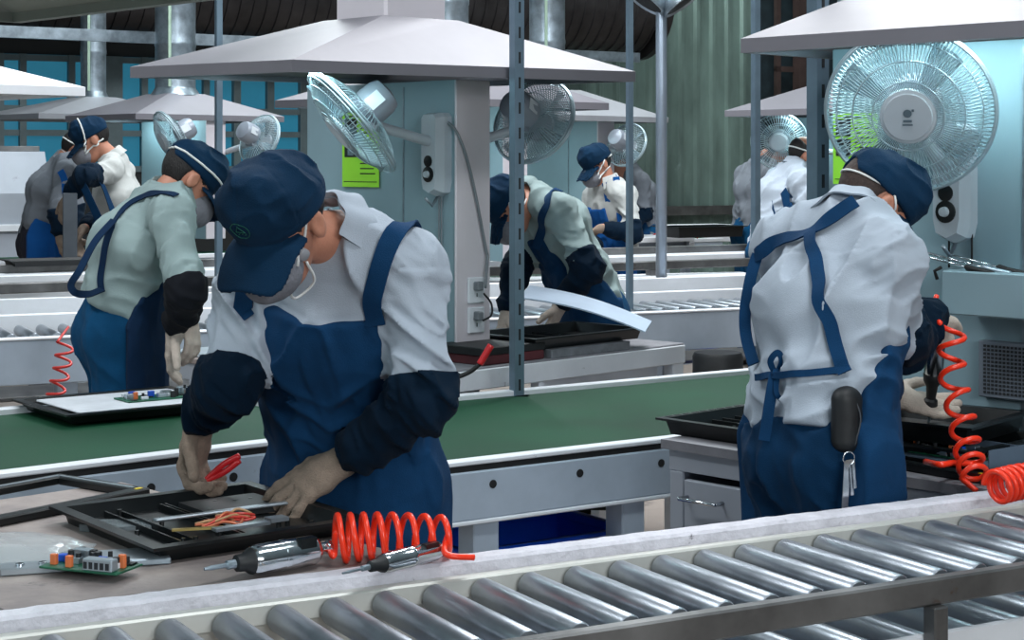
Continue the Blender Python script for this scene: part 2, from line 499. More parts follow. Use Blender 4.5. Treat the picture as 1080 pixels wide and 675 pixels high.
def person(name, label, J, o):
    """J: joints in world space. o: options."""
    h = o.get('h', .008)
    pel, che, nek = J['pelvis'], J['chest'], J['neck']
    hc, R = J['head'], head_frame(J['fwd'], J['up'])
    side = nz(J['shR'] - J['shL']); up = nz(nek - pel); front = nz(np.cross(up, side)); side_p = nz(J.get('hip_side', side) * V(1, 1, .2))
    root = empty(name, (pel[0], pel[1], 0), label, 'person', o.get('group'))
    bulk = o.get('bulk', 1.)
    wai = lerp(pel, che, .45)
    # ---- trunk and arms, bare
    hipc = pel
    def trunk(b, extra=0.):
        return [ecap(pel, wai, side_p, .165 * b + extra, .118 * b + extra, .158 * b + extra, .118 * b + extra), ecap(wai, che, side, .158 * b + extra, .118 * b + extra, .176 * b + extra, .126 * b + extra),
                ecap(che, lerp(che, nek, .72), side, .176 * b + extra, .126 * b + extra, .12 * b + extra, .085 * b + extra)]
    shc = lambda r: cone(lerp(J['shR'], nek, .0), lerp(J['shL'], nek, .0), r, r)
    trap = lambda r: [cone(lerp(nek, J['shR'], .25) , J['shR'], r, r * .95), cone(lerp(nek, J['shL'], .25), J['shL'], r, r * .95)]
    skull = hc
    neck_top = hc + R.T @ V(-.028, 0, -.075)
    hs = o.get('hs', 1.0)
    hd = in_frame(hc, R, HEAD, hs)
    hands = {}
    for s in 'RL':
        if 'hand' + s in J:
            hh = J['hand' + s]
            hands[s] = hh
    body = trunk(.84) + trap(.04) + [cone(neck_top, nek, .052, .058)]
    legs = []
    for k, sg in (('R', 1), ('L', -1)):
        hip = pel + side_p * sg * .085 - Z * .03
        kn = J.get('kn' + k, V(hip[0], hip[1], .48) + front * V(1, 1, 0) * .02); an = J.get('an' + k, V(kn[0], kn[1], .085) - front * V(1, 1, 0) * .03)
        ft = nz(front * V(1, 1, 0)); legs.append((hip, kn, an, ft))
        body += [cone(hip, kn, .075, .05), cone(kn, an, .05, .036), cone(an - Z * .04, an + ft * .14 - Z * .055, .034, .026)]
        body += [cone(J['sh' + k], J['el' + k], .045, .036), cone(J['el' + k], J['wr' + k], .036, .026)]
    hf = []
    for s in hands:
        f_, tips, tt = hand_prims(J['wr' + s], *hands[s]['dn'], s == 'R', **{k: v for k, v in hands[s].items() if k != 'dn'})
        hf.append(f_)
    bu = union(body, .03)
    def bodyf(p):
        d = smin(bu(p), hd(p), .012)
        for f_ in hf: d = np.minimum(d, f_(p))
        return d
    allp = [pel, che, nek, hc] + [J[a + k] for a in ('sh', 'el', 'wr') for k in 'RL'] + [l[i] for l in legs for i in (0, 1, 2)]
    lo, hi = bounds(allp, .2); lo[2] = 0.0
    hb = o.get('hb', max(h, .006))
    blob('body', bodyf, lo, hi, hb, SKIN(), root)
    # ---- hair, cap, mask
    hh = o.get('hh', h * .7)
    hlo, hhi = hc - .24, hc + .24
    hairf = in_frame(hc, R, HAIRB if o.get('bald') else HAIR, hs)
    cov = [hd]
    if o.get('hair', True):
        blob('hair', hairf, hlo, hhi, hh, o.get('hair_mat', M_HAIR), root); cov.append(hairf)
    capf = in_frame(hc, R, CAP, hs)
    if o.get('cap', True):
        blob('cap', capf, hlo, hhi, o.get('hcap', hh), o.get('cap_mat', M_CAP), root); cov += [capf] if o.get('strap_over_cap') else []
    maskf = in_frame(hc, R, MASK, hs)
    if o.get('mask', True):
        mk = blob('face_mask', maskf, hlo, hhi, hh, M_MASK, root); cov.append(maskf)
        cf = union(cov)
        for path in o.get('mask_paths', [[(.06, .057, -.052), (.03, .078, -.03), (-.015, .085, .014), (-.06, .06, .01), (-.09, 0, .004), (-.06, -.06, .01), (-.015, -.085, .014), (.03, -.078, -.03), (.06, -.057, -.052)],
                                         [(.06, .055, -.075), (.0, .075, -.075), (-.06, .05, -.065), (-.08, 0, -.06), (-.06, -.05, -.065), (0, -.075, -.075), (.06, -.055, -.075)]]):
            q = spline([V(*a) for a in path], 7)
            q = q / np.linalg.norm(q, axis=1, keepdims=True)
            pts = hc + (q @ R) * .26
            pts = march_each(pts, -(q @ R), cf, .0022)
            MB().tube(pts, o.get('strap_r', .0028), 6).build('mask_strap', M_STRAP, root, True)
    if o.get('eyes', False):
        for s_ in (1, -1):
            mb = MB(); mb.lathe(hc + R.T @ V(.0915, s_ * .031, -.0135), R[0], [(.002, 0), (.011, .0004), (.002, .0012)], 12); mb.build('eyelid', M_EYE, root, True)
    # ---- shirt
    b = 1.06 * bulk
    tr = union(trunk(b), .04); tp = union(trap(.068 * bulk), .03)
    amp = o.get('fold', .008)
    long_ = o.get('longsleeve', False)
    def armf(k, r0, r1, t_end):
        sh, el, wr = J['sh' + k], J['el' + k], J['wr' + k]
        if t_end <= 1: e = lerp(sh, el, t_end); g = cone(sh, e, r0, r1)
        else: g = smin_pair(cone(sh, el, r0, r1), cone(el, lerp(el, wr, t_end - 1), r1, r1 * .85), .02)
        ax = nz(el - sh); x = nz(np.cross(ax, front)); y = np.cross(ax, x)
        def f(p):
            d = g(p); q = p - sh
            c = np.stack([(q @ ax) * 17 + 3 * (q @ x) * 6, (q @ x) * 9, (q @ y) * 9], 1) + (0 if k == 'R' else 7.3)
            d = d - amp * 2.2 * (ridge(c) ** 2.2 - .5) - amp * .9 * (ridge(c * 2.1) ** 2 - .5)
            return d + .004 * np.exp(-((q @ ax - .015) / .005) ** 2) - .003 * np.exp(-((q @ ax - .026) / .006) ** 2)
        return f, (e if t_end <= 1 else lerp(el, wr, t_end - 1)), ax
    r0 = .064 * bulk; slv = o.get('shirt_end', .92)
    aR, eR, axR = armf('R', r0, .06 * bulk, slv); aL, eL, axL = armf('L', r0, .06 * bulk, slv)
    hem = o.get('hem', .02)
    def shirtf(p, folds=True, arms=True):
        d = smin(tr(p), tp(p), .05)
        if folds:
            q = p - che
            c = np.stack([(q @ side) * 13 + 3.1, (q @ front) * 10, (q @ up) * 5.5 + (q @ side) * 4], 1)
            c2 = np.stack([(q @ side) * 6, (q @ front) * 7 + 9, (q @ up) * 17 - np.abs(q @ side) * 8], 1)
            wl = np.clip(1.1 - np.abs((q @ up) + .2) / .25, .15, 1)
            d = d - amp * 2.2 * (ridge(c) ** 2.2 - .5) - amp * 2.0 * wl * (ridge(c2) ** 2.2 - .5)
            d = d + .0035 * np.exp(-((q @ up - o.get('yoke', .1)) / .004) ** 2)
        if not arms: return d
        d = smin(d, smin(aR(p), aL(p), .01), o.get('arm_k', .05))
        d = smax(d, -cone_neck(p), .008)
        return smax(d, -((p - pel) @ up + hem), .01)
    na = nz(o.get('neck_axis', lerp(up, nz(neck_top - nek), o.get('neck_mix', .6))))
    cl_ = o.get('collar_lift', .03); cn = cone(nek + na * cl_, nek + na * (cl_ + .2), .054, .085)
    def cone_neck(p): return cn(p)
    lo, hi = bounds([pel, che, nek, J['shR'], J['shL'], eR, eL], .2)
    sh_o = blob('shirt', shirtf, lo, hi, h, o.get('shirt_mat', M_SHIRT), root)
    smoothsh = lambda p: shirtf(p, False)
    # ---- collar
    if o.get('collar', True):
        nf = nz(front - na * (front @ na)); ns = np.cross(nf, na)
        nb = nek + na * cl_ + nf * .006
        mb = MB(); A = np.linspace(-math.radians(o.get('collar_open', 150)), math.radians(o.get('collar_open', 150)), 41)
        prof = []
        rows = []
        for a in A:
            ca, sa = math.cos(a), math.sin(a); rad = -nf * ca + ns * sa
            pt = abs(a) / math.radians(150); leaf = (.045 + .03 * pt ** 3) * o.get('collar_leaf', 1.)
            rr = .066 + .004 * math.sin(a * 7); e = o.get('collar_flare', .0) * pt ** 2
            bp = nb + rad * rr * (1 + .1 * ca * 0) 
            drop = na * (-.015 * pt ** 2)
            rows.append([bp + drop - na * .02, bp + drop + na * .018, bp + drop + na * .028 + rad * .005, bp + drop + na * .022 + rad * .014, bp + drop + rad * (.022 + e) + na * (.022 - leaf * .55), bp + drop + rad * (.034 + e) + na * (.022 - leaf),
                         bp + drop + rad * (.029 + e) + na * (.021 - leaf), bp + drop + rad * .012 + na * .012, bp + drop - rad * .003 + na * .018, bp + drop - rad * .003 - na * .02])
        k = len(rows[0]); vs = [p for r in rows for p in r]
        fs = [(i * k + j, i * k + (j + 1) % k, (i + 1) * k + (j + 1) % k, (i + 1) * k + j) for i in range(len(rows) - 1) for j in range(k)]
        fs += [tuple(range(k))[::-1], tuple((len(rows) - 1) * k + j for j in range(k))]
        mb.add(vs, fs); mb.build('collar', o.get('shirt_mat', M_SHIRT), root, 50)
    # ---- over-sleeves
    for k in 'RL':
        if o.get('sleeves', True):
            sh, el, wr = J['sh' + k], J['el' + k], J['wr' + k]
            st = lerp(sh, el, o.get('sleeve_start', .7)); en = lerp(el, wr, o.get('sleeve_end', .96))
            c1 = cone(st, el, .06 * bulk, .056 * bulk); c2 = cone(el, lerp(el, wr, .75), .057 * bulk, .05 * bulk); c3 = cone(lerp(el, wr, .7), en, .05 * bulk, .038)
            ax = nz(wr - el); x = nz(np.cross(ax, nz(el - sh) + V(.01, .02, .03))); y = np.cross(ax, x)
            def sf(p, c1=c1, c2=c2, c3=c3, el=el, ax=ax, x=x, y=y, wr=wr, st=st, dn=nz(el - sh), k=k):
                d = smin(smin(c1(p), c2(p), .03), c3(p), .02); q = p - el
                c = np.stack([(q @ ax) * 20 + (q @ x) * 7, (q @ x) * 8, (q @ y) * 8], 1) + (2.2 if k == 'R' else 5.9)
                d = d - amp * 1.9 * (ridge(c) ** 2 - .5) - amp * .7 * (ridge(c * 2.2) ** 2 - .5)
                d = np.minimum(d, (aR if k == 'R' else aL)(p) - .005)
                d = smax(d, (p - wr) @ ax - .0, .004)
                return smax(d, -(p - st) @ dn, .004)
            lo, hi = bounds([st, el, wr], .1)
            blob('oversleeve', sf, lo, hi, h * .9, o.get('sleeve_mat', M_SLEEVE), root)
        if k in hands and o.get('gloves', True):
            hh_ = hands[k]; d_ = nz(hh_['dn'][0])
            f_, tips, tt = hand_prims(J['wr' + k], *hh_['dn'], k == 'R', infl=.0028, **{q: v for q, v in hh_.items() if q != 'dn'})
            cuff = cone(J['wr' + k] + d_ * .02, J['wr' + k] - nz(J['wr' + k] - J['el' + k]) * .035, .03, .033)
            def gf(p, f_=f_, cuff=cuff): return smin(f_(p), cuff(p), .014) - .0018 * (ridge(p * 42) - .5)
            hp = J['wr' + k] + d_ * .09
            blob('glove', gf, hp - .16, hp + .16, o.get('hg', min(h, .005)), o.get('glove_mat', M_GLOVE), root)
    # ---- trousers, shoes
    tb = [ecap(pel + up * .06, pel - Z * .05, side_p, .165 * bulk, .124 * bulk, .18 * bulk, .14 * bulk)]
    for hip, kn, an, ft in legs: tb += [cone(hip, kn, .105, .075), cone(kn, an, .075, .06)]
    tu = union(tb, .03); wtop = o.get('waist', .07)
    def trf(p, cut=True):
        c = (p - pel) * V(13, 13, 8) + 4.4; c[:, 2] += c[:, 0] * .5
        d = tu(p) - amp * 1.9 * (ridge(c) ** 2 - .5) - amp * .6 * (ridge(c * 2.3) ** 2 - .5)
        if not cut: return d
        return smax(d, (p - pel) @ up - wtop, .006)
    lo, hi = bounds([pel] + [l[i] for l in legs for i in (1, 2)], .24); lo[2] = .03
    blob('trousers', trf, lo, hi, h * 1.3, o.get('pants_mat', M_PANTS), root)
    for hip, kn, an, ft in legs:
        b0 = an - Z * .035
        shf = union([cone(b0 - ft * .03, b0 + ft * .06, .046, .044), cone(b0 + ft * .06, b0 + ft * .17 - Z * .012, .046, .034)], .02)
        shoe = lambda p, shf=shf: np.maximum(shf(p), -p[:, 2] + .002)
        lo, hi = bounds([b0 - ft * .03, b0 + ft * .17], .08)
        blob('shoe', shoe, lo, hi, .012, M_SHOE, root)
    # ---- apron
    if o.get('apron', True):
        top = o.get('bib_top', .62); wb = o.get('bib_w', .13); wrap = o.get('wrap', -.01)
        sk0 = pel + up * .1; sk1 = V(pel[0], pel[1], 0) + front * V(1, 1, 0) * .03 + Z * o.get('apron_len', .42)
        base = union(trunk(b, .008) + [ecap(pel, sk1, side_p, .19 * bulk, .15 * bulk, .215 * bulk, .17 * bulk)], .04)
        L = np.linalg.norm(nek - pel)
        fh = nz(front * V(1, 1, 0))
        def apf(p):
            q = p - pel; s_ = q @ side; u_ = q @ up; sb = s_ - o.get('bib_off', 0) * np.clip(u_ / .2, 0, 1); f_ = np.where(u_ < .02, q @ fh, q @ front)
            c = np.stack([s_ * 11 + 2, f_ * 6, u_ * 3.5 + s_ * 3], 1)
            d = smin(base(p), tu(p) - .02, .03) - amp * 2.0 * (ridge(c) ** 2 - .45) * np.clip(1.0 - u_ / .5, .3, 1) - amp * .8 * (ridge(c * 2.3) ** 2 - .5)
            d = np.minimum(np.minimum(d, shirtf(p, True, False) - .006), trf(p, False) - .006)
            waist_t = o.get('waist_t', .14)
            w = np.where(u_ > waist_t, lerp(.19, wb, np.clip((u_ - waist_t) / (top * L - waist_t), 0, 1) ** .6), .5)
            d = smax(d, np.abs(sb) - w, .008)
            d = smax(d, u_ - top * L + o.get('bib_dip', .02) * np.clip(1 - (sb / wb) ** 2, 0, 1), .006)
            d = smax(d, -(f_ - wrap - o.get('wrap_up', .25) * np.clip(u_ - .1, 0, .25)), .008)
            return smax(d, sk1[2] - p[:, 2], .008)
        lo, hi = bounds([pel, nek, sk1], .3)
        blob('apron', apf, lo, hi, h, o.get('apron_mat', M_APRON), root)
    else: apf = None
    def ribbon(pp, w=.035, t=.004, off=.004, nm='apron_strap', n=8, f=None, m=None, t0=None, sm=5):
        """strap lying on the clothes along the given guide points"""
        ff = f or (lambda p: np.minimum(shirtf(p), apf(p) if apf else 9))
        q = spline([np.asarray(a, float) for a in pp], n)
        q, nn = project(q, ff, off, 8)
        for _ in range(sm):
            q[1:-1] = (q[:-2] + q[1:-1] * 2 + q[2:]) / 4; nn[1:-1] = (nn[:-2] + nn[1:-1] + nn[2:]) / 3
        q = q + nn * .002
        return MB().ribbon(q, nn, w, t).build(nm, m or o.get('apron_mat', M_APRON), root, 40)
    return dict(root=root, shirt=shirtf, apron=apf, front=front, side=side, up=up, R=R, hc=hc, ribbon=ribbon, head=hd, cap=capf, mask=maskf)
def smin_pair(f, g, k): return lambda p: smin(f(p), g(p), k)
def march_each(pts, dirs, f, off):
    p = np.asarray(pts, float).copy(); dirs = dirs / np.linalg.norm(dirs, axis=1, keepdims=True)
    for _ in range(90): p = p + dirs * np.maximum((f(p) - off) * .7, 0)[:, None]
    return p
# ---------------------------------------------------------------------- the two near workers
def main_worker():
    J = {}
    J['pelvis'] = P(378, 492, 3.90); J['chest'] = P(356, 350, 3.76); J['neck'] = P(356, 250, 3.66)
    J['shL'] = P(432, 283, 3.65); J['shR'] = P(264, 302, 3.79)
    J['elL'] = reach(J['shL'], 445, 425, .285); J['wrL'] = reach(J['elL'], 362, 486, .25, near=False)
    J['elR'] = reach(J['shR'], 241, 405, .235); J['wrR'] = P(211, 444, 3.84)
    J['head'] = P(294, 229, 3.52); J['fwd'] = V(-.42, -.68, -.6); J['up'] = V(-.25, -.5, .8)
    J['handR'] = dict(dn=(V(-.18, -.05, -1), V(.85, -.35, -.1)), curl=(.7, .75, .5), thumb=(.5, .5), spread=.05, s=1.25)
    J['handL'] = dict(dn=(V(-.82, -.16, -.52), V(-.3, .3, -.85)), curl=(.2, .25, .2), thumb=(.5, .3), spread=.32, s=1.28)
    r = person('person', 'person in a navy cap and blue apron bending over the near bench, holding red pliers', J,
               dict(h=.006, hb=.006, hh=.0045, hcap=.004, hg=.0035, fold=.0115, eyes=True, bib_top=.77, bib_w=.23, bib_off=-.02, bib_dip=.006, wrap_up=.02, wrap=-.03, collar_lift=.055, collar_leaf=1.25, sleeve_start=.8, hs=1.03, collar_open=125, collar_flare=.01, pants_mat=M_PANTS_N, strap_r=.0032, bulk=1.04, apron_len=.3,
                    mask_paths=[[(.06, .055, -.05), (.035, .075, -.03), (.01, .08, .01), (-.02, .08, .05)], [(.06, -.057, -.05), (.02, -.08, -.02), (-.02, -.08, .05)]]))
    q = surf([(396, 344), (392, 322), (398, 292), (407, 264), (418, 243)], r['shirt'], .006)
    back = J['shL'] + V(.02, .13, .06)
    r['ribbon'](list(q) + [q[-1] + V(.02, .06, .01), back], w=.042)
    q2 = surf([(262, 335), (256, 318)], r['shirt'], .006)
    r['ribbon'](list(q2) + [J['shR'] + V(.06, -.02, .08), J['shR'] + V(.1, .1, .05)], w=.042)
    # loose lower elastic of the mask hanging under the chin
    h = lambda x, y, z: r['hc'] + r['R'].T @ V(x, y, z)
    MB().tube(spline([h(.075, .06, -.075), h(.085, .03, -.13), h(.06, .02, -.16), h(.03, .05, -.14), h(.045, .067, -.075)], 8), .003, 6).build('mask_strap', M_STRAP, r['root'], True)
    MB().lathe(h(.045, .066, -.055), r['R'].T @ V(.4, .9, -.1), [(.004, -.004), (.013, -.003), (.013, .006), (.009, .009)], 14).build('mask_valve', mat('grey_valve', (150, 152, 158), .5), r['root'], 40)
    # round embroidered badge on the front of the cap
    f0, l0, u0 = r['R']
    mb = MB(); c = march_each([h(.25, 0, .055)], [-(r['R'].T @ V(1, 0, 0))], r['cap'], .001)[0]
    n_ = grad(r['cap'], c[None])[0]; x = nz(np.cross(u0, n_)); y = np.cross(n_, x)
    def on_cap(pts):
        q = np.array([c + x * a + y * b for a, b in pts]); return project(q, r['cap'], .0012, 4)[0]
    th = np.linspace(0, 2 * math.pi, 28)
    mb.tube(on_cap([(.021 * math.cos(t), .021 * math.sin(t)) for t in th]), .0009, 5)
    mb.tube(on_cap([(-.011, -.004), (0, .013), (.011, -.004), (-.011, -.004)]), .001, 5)
    for k in (-1, 0, 1): mb.tube(on_cap([(k * .008, -.012), (k * .008 + .004, -.008)]), .001, 5)
    mb.build('cap_badge', mat('green_thread', (20, 92, 78), .8), r['root'])
    return J, r
def right_worker():
    J = {}
    J['pelvis'] = P(862, 462, 4.02); J['chest'] = P(874, 330, 4.08); J['neck'] = P(897, 226, 4.18)
    J['shR'] = P(938, 276, 4.0); J['shL'] = P(828, 262, 4.28)
    J['elR'] = reach(J['shR'], 950, 362, .25, near=False); J['wrR'] = reach(J['elR'], 985, 334, .23, near=False)
    J['elL'] = reach(J['shL'], 875, 380, .29, near=False); J['wrL'] = P(940, 416, 4.5)
    J['head'] = P(925, 214, 4.24); J['fwd'] = V(.69, .16, -.62); J['up'] = V(.6, .2, .7)
    J['handR'] = dict(dn=(V(.25, .35, -.8), V(-.1, .75, .1)), curl=(1.15, 1.1, .6), thumb=(.5, .4), s=.95)
    J['handL'] = dict(dn=(V(.9, .12, -.28), V(.1, -.45, .85)), curl=(.12, .2, .15), thumb=(.55, .1), spread=.15, s=1.12)
    r = person('person', 'person seen from behind in a navy cap, driving a tool at the right bench', J,
               dict(h=.006, hb=.006, hh=.0045, hcap=.004, hg=.004, fold=.0115, hair_mat=M_HAIRS, glove_mat=M_GLOVE_W, pants_mat=M_PANTS_N, hem=.0, waist=.02, collar_lift=.004, neck_mix=.35, bulk=1.04, wrap=-.06, bib_w=.10, waist_t=.19, apron_len=.3, arm_k=.07, yoke=.12))
    rb = lambda *a, **k: r['ribbon'](*a, off=.0115, **k); S = lambda pp: list(surf(pp, r['shirt'], .005))
    rb(S([(902, 214), (880, 228), (856, 246), (834, 252), (812, 258), (799, 270)]), w=.034)
    rb(S([(856, 247), (860, 275), (866, 305), (876, 345), (886, 380), (892, 395)]), w=.032)
    e = S([(799, 268)])[0]
    lo = [e, P(792, 292, 4.2), P(786, 328, 4.18), P(787, 355, 4.16), P(795, 384, 4.1)]
    q = spline(lo, 8); MB().ribbon(q, np.tile(V(-.3, -1, 0), (len(q), 1)), .028, .004).build('apron_strap', M_APRON, r['root'], 40)
    rb(S([(892, 391), (870, 392), (845, 394), (820, 395), (800, 398)]), w=.016, t=.006)
    k = S([(816, 393)])[0]
    mb = MB(); mb.lathe(k + V(-.01, -.02, 0), V(1, -.2, .1), [(.004, 0), (.012, .006), (.012, .016), (.004, .024)], 10)
    q = spline([k + V(0, -.018, 0), k + V(-.012, -.03, .03), k + V(.004, -.034, .05), k + V(.014, -.03, .03), k + V(.006, -.018, 0)], 6); mb.ribbon(q, np.tile(V(0, -1, .1), (len(q), 1)), .014, .004)
    q = spline([k + V(0, -.02, 0), k + V(-.012, -.035, -.05), k + V(-.028, -.04, -.15)], 6); mb.ribbon(q, np.tile(V(0, -1, .1), (len(q), 1)), .026, .004)
    q = spline([k + V(.004, -.02, 0), k + V(.0, -.04, -.04), k + V(.014, -.035, -.06)], 6); mb.ribbon(q, np.tile(V(0, -1, .1), (len(q), 1)), .012, .004)
    mb.build('apron_bow', M_APRON, r['root'], 40)
    return J, r
JM, RM = main_worker()
JR, RR = right_worker()
# ====================================================================== the hall
M_STEEL = mat('brushed_steel', (176, 186, 194), .34, .85, var=.12, scale=5, bump=.05, rvar=.1)
M_ROLL = mat('roller_steel', (156, 162, 170), .36, .9, var=.14, scale=9, rvar=.08)
M_GALV = mat('galvanised_steel', (160, 174, 184), .36, .8, var=.2, scale=14, rvar=.1)
M_RAILD = mat('dull_dark_steel', (122, 122, 122), .42, .8, var=.3, scale=4, stain=((96, 66, 40), 3.5, .66), rvar=.12)
M_POST = mat('galvanised_post', (118, 140, 156), .45, .55, var=.12, scale=6)
M_PIPE = mat('bright_pipe', (170, 184, 200), .35, .6, var=.08)
M_WHITE = mat('white_painted_steel', (222, 225, 230), .45, .1, var=.07, scale=3, bump=.03, stain=((140, 140, 142), 9, .68))
M_PALE = mat('pale_blue_painted_steel', (176, 188, 202), .42, .25, var=.1, scale=3, stain=((124, 130, 140), 7, .66))
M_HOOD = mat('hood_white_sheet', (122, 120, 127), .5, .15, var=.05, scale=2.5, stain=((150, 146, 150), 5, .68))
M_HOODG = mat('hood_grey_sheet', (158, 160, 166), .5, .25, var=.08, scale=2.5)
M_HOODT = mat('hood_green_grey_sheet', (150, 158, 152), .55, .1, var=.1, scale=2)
M_PANEL = mat('partition_teal_shade', (138, 164, 174), .42, .05, var=.05, scale=2, stain=((128, 146, 152), 4, .7))  # white panels tinted teal-grey to carry the hood's shade and lamp glow
M_PANELW = mat('partition_end_paint', (212, 206, 212), .5, .05, var=.05, scale=2, stain=((150, 146, 146), 6, .7))
M_BELT = mat('green_belt', (16, 64, 42), .6, spec=.2, var=.16, scale=2.2, bump=.1, bscale=160, rvar=.08, stain=((24, 66, 50), 2.2, .62))
M_RIM = mat('chipped_grey_edge', (212, 210, 218), .8, var=.1, scale=18, bump=.5, bscale=60, stain=((92, 90, 96), 22, .63))
M_CREAM = mat('cream_angle_strip', (200, 200, 194), .45, .3, var=.08, scale=6)
M_BENCH = mat('worn_tan_board', (158, 146, 140), .6, var=.12, scale=7, rgb2=(118, 108, 108), bump=.1, stain=((66, 62, 66), 3.2, .6))
M_BENCHG = mat('worn_grey_board', (128, 128, 134), .6, var=.14, scale=9, bump=.1, stain=((66, 64, 68), 5, .6))
M_CAB = mat('grey_painted_cabinet', (160, 166, 176), .5, .1, var=.06, scale=3, stain=((120, 122, 128), 5, .68))
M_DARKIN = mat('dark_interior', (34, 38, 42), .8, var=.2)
M_BLACK = mat('black_plastic', (14, 18, 20), .32, var=.25, scale=20, rvar=.1)
M_BLACKM = mat('matt_black_plastic', (22, 25, 28), .55, var=.25, scale=20)
M_RUB = mat('black_rubber', (18, 18, 20), .6)
M_RED = mat('red_hose_plastic', (255, 58, 26), .3, var=.06, spec=.6)
M_REDD = mat('dark_red_hose_plastic', (196, 42, 36), .35, var=.06)
M_CHROME = mat('bright_chrome', (214, 218, 222), .16, 1., var=.08, scale=20, rvar=.08)
M_SILV = mat('silver_plate', (176, 186, 194), .3, .75, var=.12, scale=9)
M_PCB = mat('green_circuit_board', (22, 92, 66), .4, var=.3, scale=60)
M_FAN = mat('fan_grey_plastic', (186, 196, 204), .35, .1, var=.05)
M_FANM = mat('fan_motor_grey', (150, 158, 170), .35, .15, var=.06)
M_FANW = mat('fan_wire', (176, 196, 204), .3, .5, var=.05)
M_FANB = mat('fan_blade_plastic', (130, 156, 168), .7, var=.05, alpha=.5)
M_CORR = mat('green_grey_cladding', (124, 146, 140), .42, .35, var=.35, scale=1.6, stretch=(1, 1, .35), stain=((140, 160, 158), 3, .66))
M_DARKW = mat('dark_upper_wall', (30, 34, 36), .7, var=.3, scale=1)
M_DUCTD = mat('dark_spiral_duct', (58, 56, 58), .4, .6, var=.3, scale=3)
M_FLOOR = mat('worn_concrete_floor', (150, 138, 130), .6, var=.15, scale=2, stain=((92, 86, 84), 2, .6))
M_BLUE = mat('blue_crate_plastic', (24, 96, 250), .4, var=.06)
M_GLASS = mat('teal_daylit_glass', (30, 100, 128), .2, var=.3, scale=.9, emit=(56, 140, 170), estr=.42)
M_BROWN = mat('rust_brown_steel', (62, 48, 46), .6, .2, var=.2)
M_PAPER = mat('lime_paper', (160, 232, 60), .6, var=.03)
M_INK = mat('black_ink', (24, 30, 34), .6)
M_INKG = mat('grey_photo_print', (110, 130, 140), .6, var=.3, scale=40)
M_TUBE = mat('lamp_tube', (230, 250, 255), .4, emit=(190, 245, 250), estr=6.)
M_SOCK = mat('socket_white', (222, 226, 232), .4)
M_CABLE = mat('grey_cable', (120, 126, 132), .5)

def shade(kind): return kind
# ---------------------------------------------------------------------- shell
def quad_floor():
    mb = MB(); mb.box(V(-14, -2, -.1), V(30, 0, 0), V(0, 34, 0), V(0, 0, .1))
    tag(mb.build('floor', M_FLOOR), kind='structure')
quad_floor()
WO = V(1.66, 19, 0)                                     # a point of the far wall; it runs along UA
def wall_t(px):                                         # distance along the far wall for an image column
    k = (px - CXP) / F
    return (k * WO[1] - WO[0]) / (UA[0] - k * UA[1])
def wp(t, z, off=0.): return WO + UA * t - VA * off + Z * z
def far_wall():
    # corrugated cladding
    t0, t1 = wall_t(330), wall_t(1250); n = 0; vs = []; fs = []
    pr = [(0, 0), (.10, 0), (.125, .035), (.165, .035), (.19, 0)]; t = t0; prof = []
    while t < t1:
        for a, d in pr: prof.append((t + a, d))
        t += .21
    for t, d in prof: vs += [wp(t, 0, d), wp(t, 7, d)]
    k = len(prof)
    for t, d in ((prof[-1][0], -.1), (prof[0][0], -.1)): vs += [wp(t, 0, d), wp(t, 7, d)]
    m = k + 2
    fs = [(2 * i, 2 * ((i + 1) % m), 2 * ((i + 1) % m) + 1, 2 * i + 1) for i in range(m)]
    tag(link_mesh('wall_far', vs, fs, M_CORR), kind='structure')
    # dark masonry above and below the window band on the left
    a, b = wall_t(-260), wall_t(329.5)
    mb = MB()
    for z0, z1 in ((0, 1.45), (2.52, 7)): mb.box(wp(a, z0), UA * (b - a), VA * .15, Z * (z1 - z0))
    tag(mb.build('wall_back_left', M_DARKW), kind='structure')
    # window band: panes between irregular mullions
    mb = MB(); rnd = random.Random(3); t = a; i = 0
    edges = [a]
    while t < b - .3:
        t += rnd.choice((.26, .34, .44, .3)); edges.append(t)
    edges.append(b)
    fr = MB()
    for t in edges: fr.box(wp(t - .035, 1.45, .04), UA * rnd.choice((.06, .07, .16)), VA * .1, Z * 1.07)
    for z in (1.45, 1.78, 2.0, 2.46): fr.box(wp(a, z, .03), UA * (b - a), VA * .08, Z * .055)
    root = empty('window_1', wp((a + b) / 2, 1.45), kind='structure')
    fr.build('window_frame', mat('window_frame_paint', (96, 112, 116), .5, .2), root)
    for t, u in zip(edges[:-1], edges[1:]):
        g = MB(); g.box(wp(t, 1.46, -.03), UA * (u - t), VA * .012, Z * 1.06); g.build('window_pane', M_GLASS, root)
    # dark doorway with a rusty column and a rung ladder frame at the right of the cladding
    d0, d1 = wall_t(797), wall_t(1000)
    mb = MB(); mb.box(wp(d0, 0, .09), UA * (d1 - d0), VA * .05, Z * 5)
    tag(mb.build('door_1', mat('dark_teal_door', (30, 42, 48), .5, var=.3), None), kind='structure')
    c0 = wall_t(820); mb = MB(); mb.box(wp(c0, 0, .4), UA * .12, VA * .12, Z * 5)
    tag(mb.build('trim_1', M_BROWN), kind='structure')
    l0, l1 = wall_t(802), wall_t(819)
    mb = MB()
    for z in (.6, 1.05, 1.5, 1.83, 2.15, 2.55, 2.95): mb.box(wp(l0, z, .3), UA * (l1 - l0 + .1), VA * .05, Z * .06)
    for t in (l0,): mb.box(wp(t, 0, .3), UA * .06, VA * .05, Z * 4)
    tag(mb.build('trim_2', M_BROWN), kind='structure')
    # skirting rail at the foot of the cladding
    mb = MB(); mb.box(wp(wall_t(640), .96, .16), UA * (wall_t(800) - wall_t(640)), VA * .1, Z * .1)
    tag(mb.build('trim_3', M_RAILD), kind='structure')
far_wall()

def tube_between(mb, a, b, r, n=20): mb.cyl(a, b, r, n=n)
